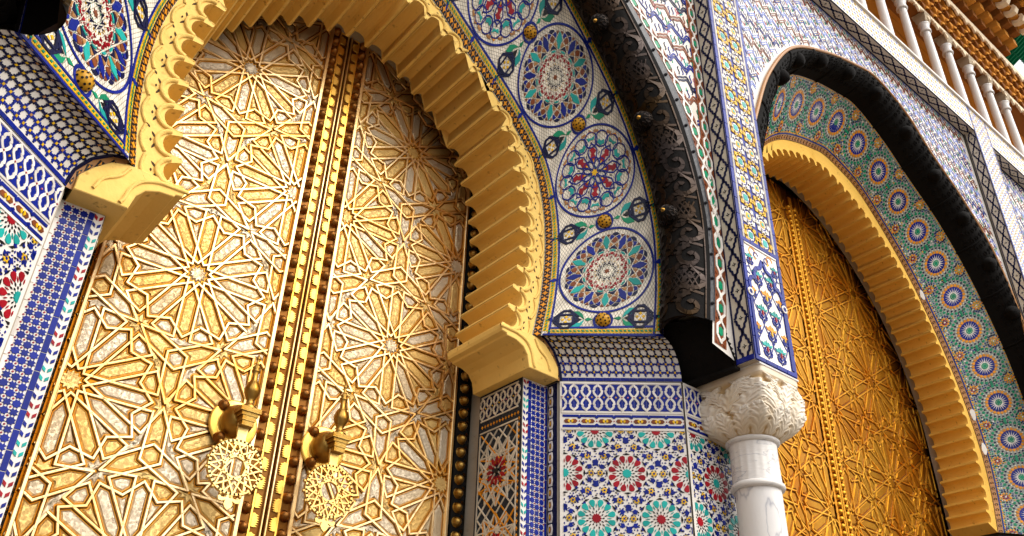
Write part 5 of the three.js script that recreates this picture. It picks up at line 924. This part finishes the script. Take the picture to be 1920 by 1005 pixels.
// ───────── top frame, parapet, gallery and eaves ─────────
{
  const t = thing('parapet', 'white and gold tiled parapet band with black diamond underside below the gallery', 'parapet', [9, TOP, 2]);
  part(t, 'parapet_core', box(-4.7, 27, TOP + .005, PAR, 1.3, 2.094), masonry);
  const um = (u, v, h) => [v, TOP + .002 - h, 1.866 + u], x0 = 4.72, x1 = 12.6;
  part(t, 'tile_ground', sheet(um, 0, .228, -3.9, 26, 1, 20), groundMat(PAL.cream)); const P = new Panel(t, um, [0, .228, x0, 20]); patDiamond(P, .03, .2, x0, x1, .4); patDiamond(P, .03, .2, 13.4, 18, .4);
  for (const u of [.01, .218]) for (let v = x0; v < 18; v += .2) P.t([[u - .01, v], [u + .01, v], [u + .01, v + .197], [u - .01, v + .197]], 'navy', .008, .001); P.finish(300);
  const fm = (u, v, h) => [u, v, 2.097 + h]; part(t, 'tile_ground', sheet(fm, -4.7, 26, TOP, PAR, 20, 1), whiteGround);
  const Q = new Panel(t, fm, [4.7, 19, TOP, PAR]); for (let v = TOP + .07, j = 0; v < PAR; v += .1, j++) for (let u = 4.8, i = 0; u < 19; u += .1, i++) { Q.star(u, v, 6, .036, .02, (i + j) % 3 === 0 ? 'yellow' : (i + j) % 3 === 1 ? 'cream' : 'pale'); } Q.finish(150);
  part(t, 'parapet_cap', box(-4.7, 26, PAR + .002, PAR + .06, 1.3, 2.14), groundMat(PAL.white));
  const wall = thing('gallery_wall', 'orange brown timber wall behind the gallery columns', 'wall', [10, PAR, 1]);
  part(wall, 'wall_board', box(-4.7, 18.6, PAR, 17.6, .6, 1.0), cedarDark); for (let x = 5; x < 18.4; x += .22) part(wall, 'batten', box(x, x + .05, PAR + .1, 17, 1.002, 1.04), cedar);
  for (let y = 14.6; y < 17; y += .3) part(wall, 'rail', box(-4.7, 18.6, y, y + .05, 1.045, 1.08), cedar);
  part(wall, 'lintel_soffit', box(-4.7, 18.6, 16.9, 17.0, 1.09, 2.0), cedar);
  const shaft = lathe([[.12, 0], [.12, .06], [.09, .1], [.09, .12], [.088, 1.0], [.08, 1.92]], 24), ring = lathe([[.09, 1.9], [.115, 1.91], [.115, 1.95], [.09, 1.97]], 24), neck = lathe([[.1, 1.96], [.1, 2.1], [.12, 2.12], [.12, 2.15], [.1, 2.17]], 24);
  const capG = new THREE.BoxGeometry(.28, .22, .28, 8, 5, 8); { const p = capG.attributes.position; for (let i = 0; i < p.count; i++) { const y = p.getY(i), k = lerp(.72, 1.08, (y + .11) / .22) + .035 * sin(p.getX(i) * 60) * sin(y * 50) * sin(p.getZ(i) * 60 + 1); p.setX(i, p.getX(i) * k); p.setZ(i, p.getZ(i) * k); } capG.computeVertexNormals(); }
  const xs = [5.2, 6.2, 7.2, 8.2, 9.2, 10.15, 11.2, 12.17, 13.12, 14.12, 15.02, 15.88];
  const ord = ['hidden', 'first', 'second', 'third', 'fourth', 'fifth', 'sixth', 'seventh', 'eighth'];
  xs.slice(4).forEach((x, i) => {
    const c = thing('gallery_column', `slim white marble gallery column, ${['leftmost, cut by the top edge', 'second from left, cut by the top edge', 'third from left, its capital near the top edge', 'fourth from left', 'fifth from left', 'sixth from left', 'seventh from left', 'last at the right edge'][i]}`, 'column', [x, PAR + .06, 1.93], 'slim columns of the upper gallery');
    for (const [n, g, m] of [['shaft', shaft, marble], ['ring', ring, marble], ['neck', neck, marble]]) put(c, n, g, m, [x, PAR + .06, 1.93]); put(c, 'capital', capG, new THREE.MeshStandardMaterial({ color: col(.72, .55, .36), roughness: .7, bumpMap: scrollBump, bumpScale: .02 }), [x, PAR + 2.34, 1.93]);
  });
  // carved frieze: rows of little niches
  const fz = thing('carved_frieze', 'orange carved timber frieze of small niches above the gallery columns', 'frieze', [10, 16.6, 2]);
  part(fz, 'frieze_board', box(-4.7, 18.6, 16.72, 17.6, 1.6, 1.98), cedarDark);
  const nicheShape = (w, h) => { const p = [[-w, 0], [-w * .8, 0]]; for (let k = 0; k <= 8; k++) { const a = PI * (1 - k / 8); p.push([cos(a) * w * .62, h * .15 + sin(a) * h * .62 + (k === 4 ? h * .12 : 0)]); } p.push([w * .8, 0], [w, 0], [w, h], [-w, h]); return p; };
  const niche = extr(nicheShape(.17, .24), 0, .1, .01), lace = extr([[-.2, .14], [-.2, .04], [-.15, .06], [-.13, 0], [-.08, .05], [-.04, -.03], [0, -.1], [.04, -.03], [.08, .05], [.13, 0], [.15, .06], [.2, .04], [.2, .14]], 0, .05, .008), leaf = lathe([[.05, 0], [.06, .03], [.03, .1], [0, .14]], 6);
  for (let x = 8.6, i = 0; x < 18.4; x += .34, i++) for (let j = 0; j < 4; j++) { const X = x + (j % 2) * .17, y = 16.78 + j * .19; put(fz, 'niche', niche, j % 2 ? cedar : cedarDark, [X, y, 1.98 + j * .055]); if (j < 3) put(fz, 'leaf', leaf, cedar, [X + .17, y + .02, 2.09 + j * .055]); }
  const paleCedar = new THREE.MeshStandardMaterial({ color: col(.78, .62, .42), map: plasterMap, roughness: .7 });
  for (let x = 8.6; x < 18.4; x += .4) { put(fz, 'lace', lace, paleCedar, [x, 16.62, 2.02]); put(fz, 'lace', lace, paleCedar, [x, 17.46, 2.27]); put(fz, 'lace', lace, cedar, [x + .2, 17.6, 2.25]); }
  part(fz, 'cornice', box(-4.7, 18.6, 17.58, 17.66, 1.98, 2.32), paleCedar);
  // eaves
  const ev = thing('eaves', 'dark carved timber eaves with stepped brackets at upper right', 'eaves', [10, 17.7, 2.5]);
  part(ev, 'eaves_board', box(-4.7, 16.3, 18.9, 19.0, 1.6, 3.6), cedarDark); part(ev, 'eaves_beam', box(-4.7, 16.3, 17.67, 17.95, 1.6, 2.2), cedar);
  const step = new THREE.BoxGeometry(.2, .2, .26), curl = extr([[0, 0], [.1, -.06], [.24, -.06], [.3, .05], [.26, .16], [.18, .18], [.2, .1], [.14, .04], [.06, .08], [0, .14]], -.08, .08, .012).rotateY(-PI / 2);
  for (let x = 8.8, i = 0; x < 16.2; x += .42, i++) { for (let k = 0; k < 5; k++) put(ev, 'bracket', step, k % 2 ? cedar : cedarDark, [x + (k % 2) * .1, 17.95 + k * .2, 2.28 + k * .17]); put(ev, 'scroll', curl, paleCedar, [x + .2, 18.35, 2.75]); put(ev, 'scroll', curl, cedar, [x + .05, 18.7, 3.0]); }
  const roof = thing('roof_tiles', 'green glazed roof tiles at the end of the eaves near right edge', 'roof', [16.6, 18.5, 2.3]);
  const rt = new THREE.CylinderGeometry(.07, .07, .6, 10, 1, false, 0, PI).rotateX(PI / 2 - .5); const gm = tileMat('green', 1);
  for (let k = 0; k < 9; k++) for (let j = 0; j < 3; j++) put(roof, 'tile', rt, gm, [16.35 + k * .12, 18.55 + j * .2, 2.6 - j * .32]);
}

// hand the scene over
scene.traverse((o) => { if (o.isMesh) { o.castShadow = o.receiveShadow = true; } });
renderer.render(scene, camera);
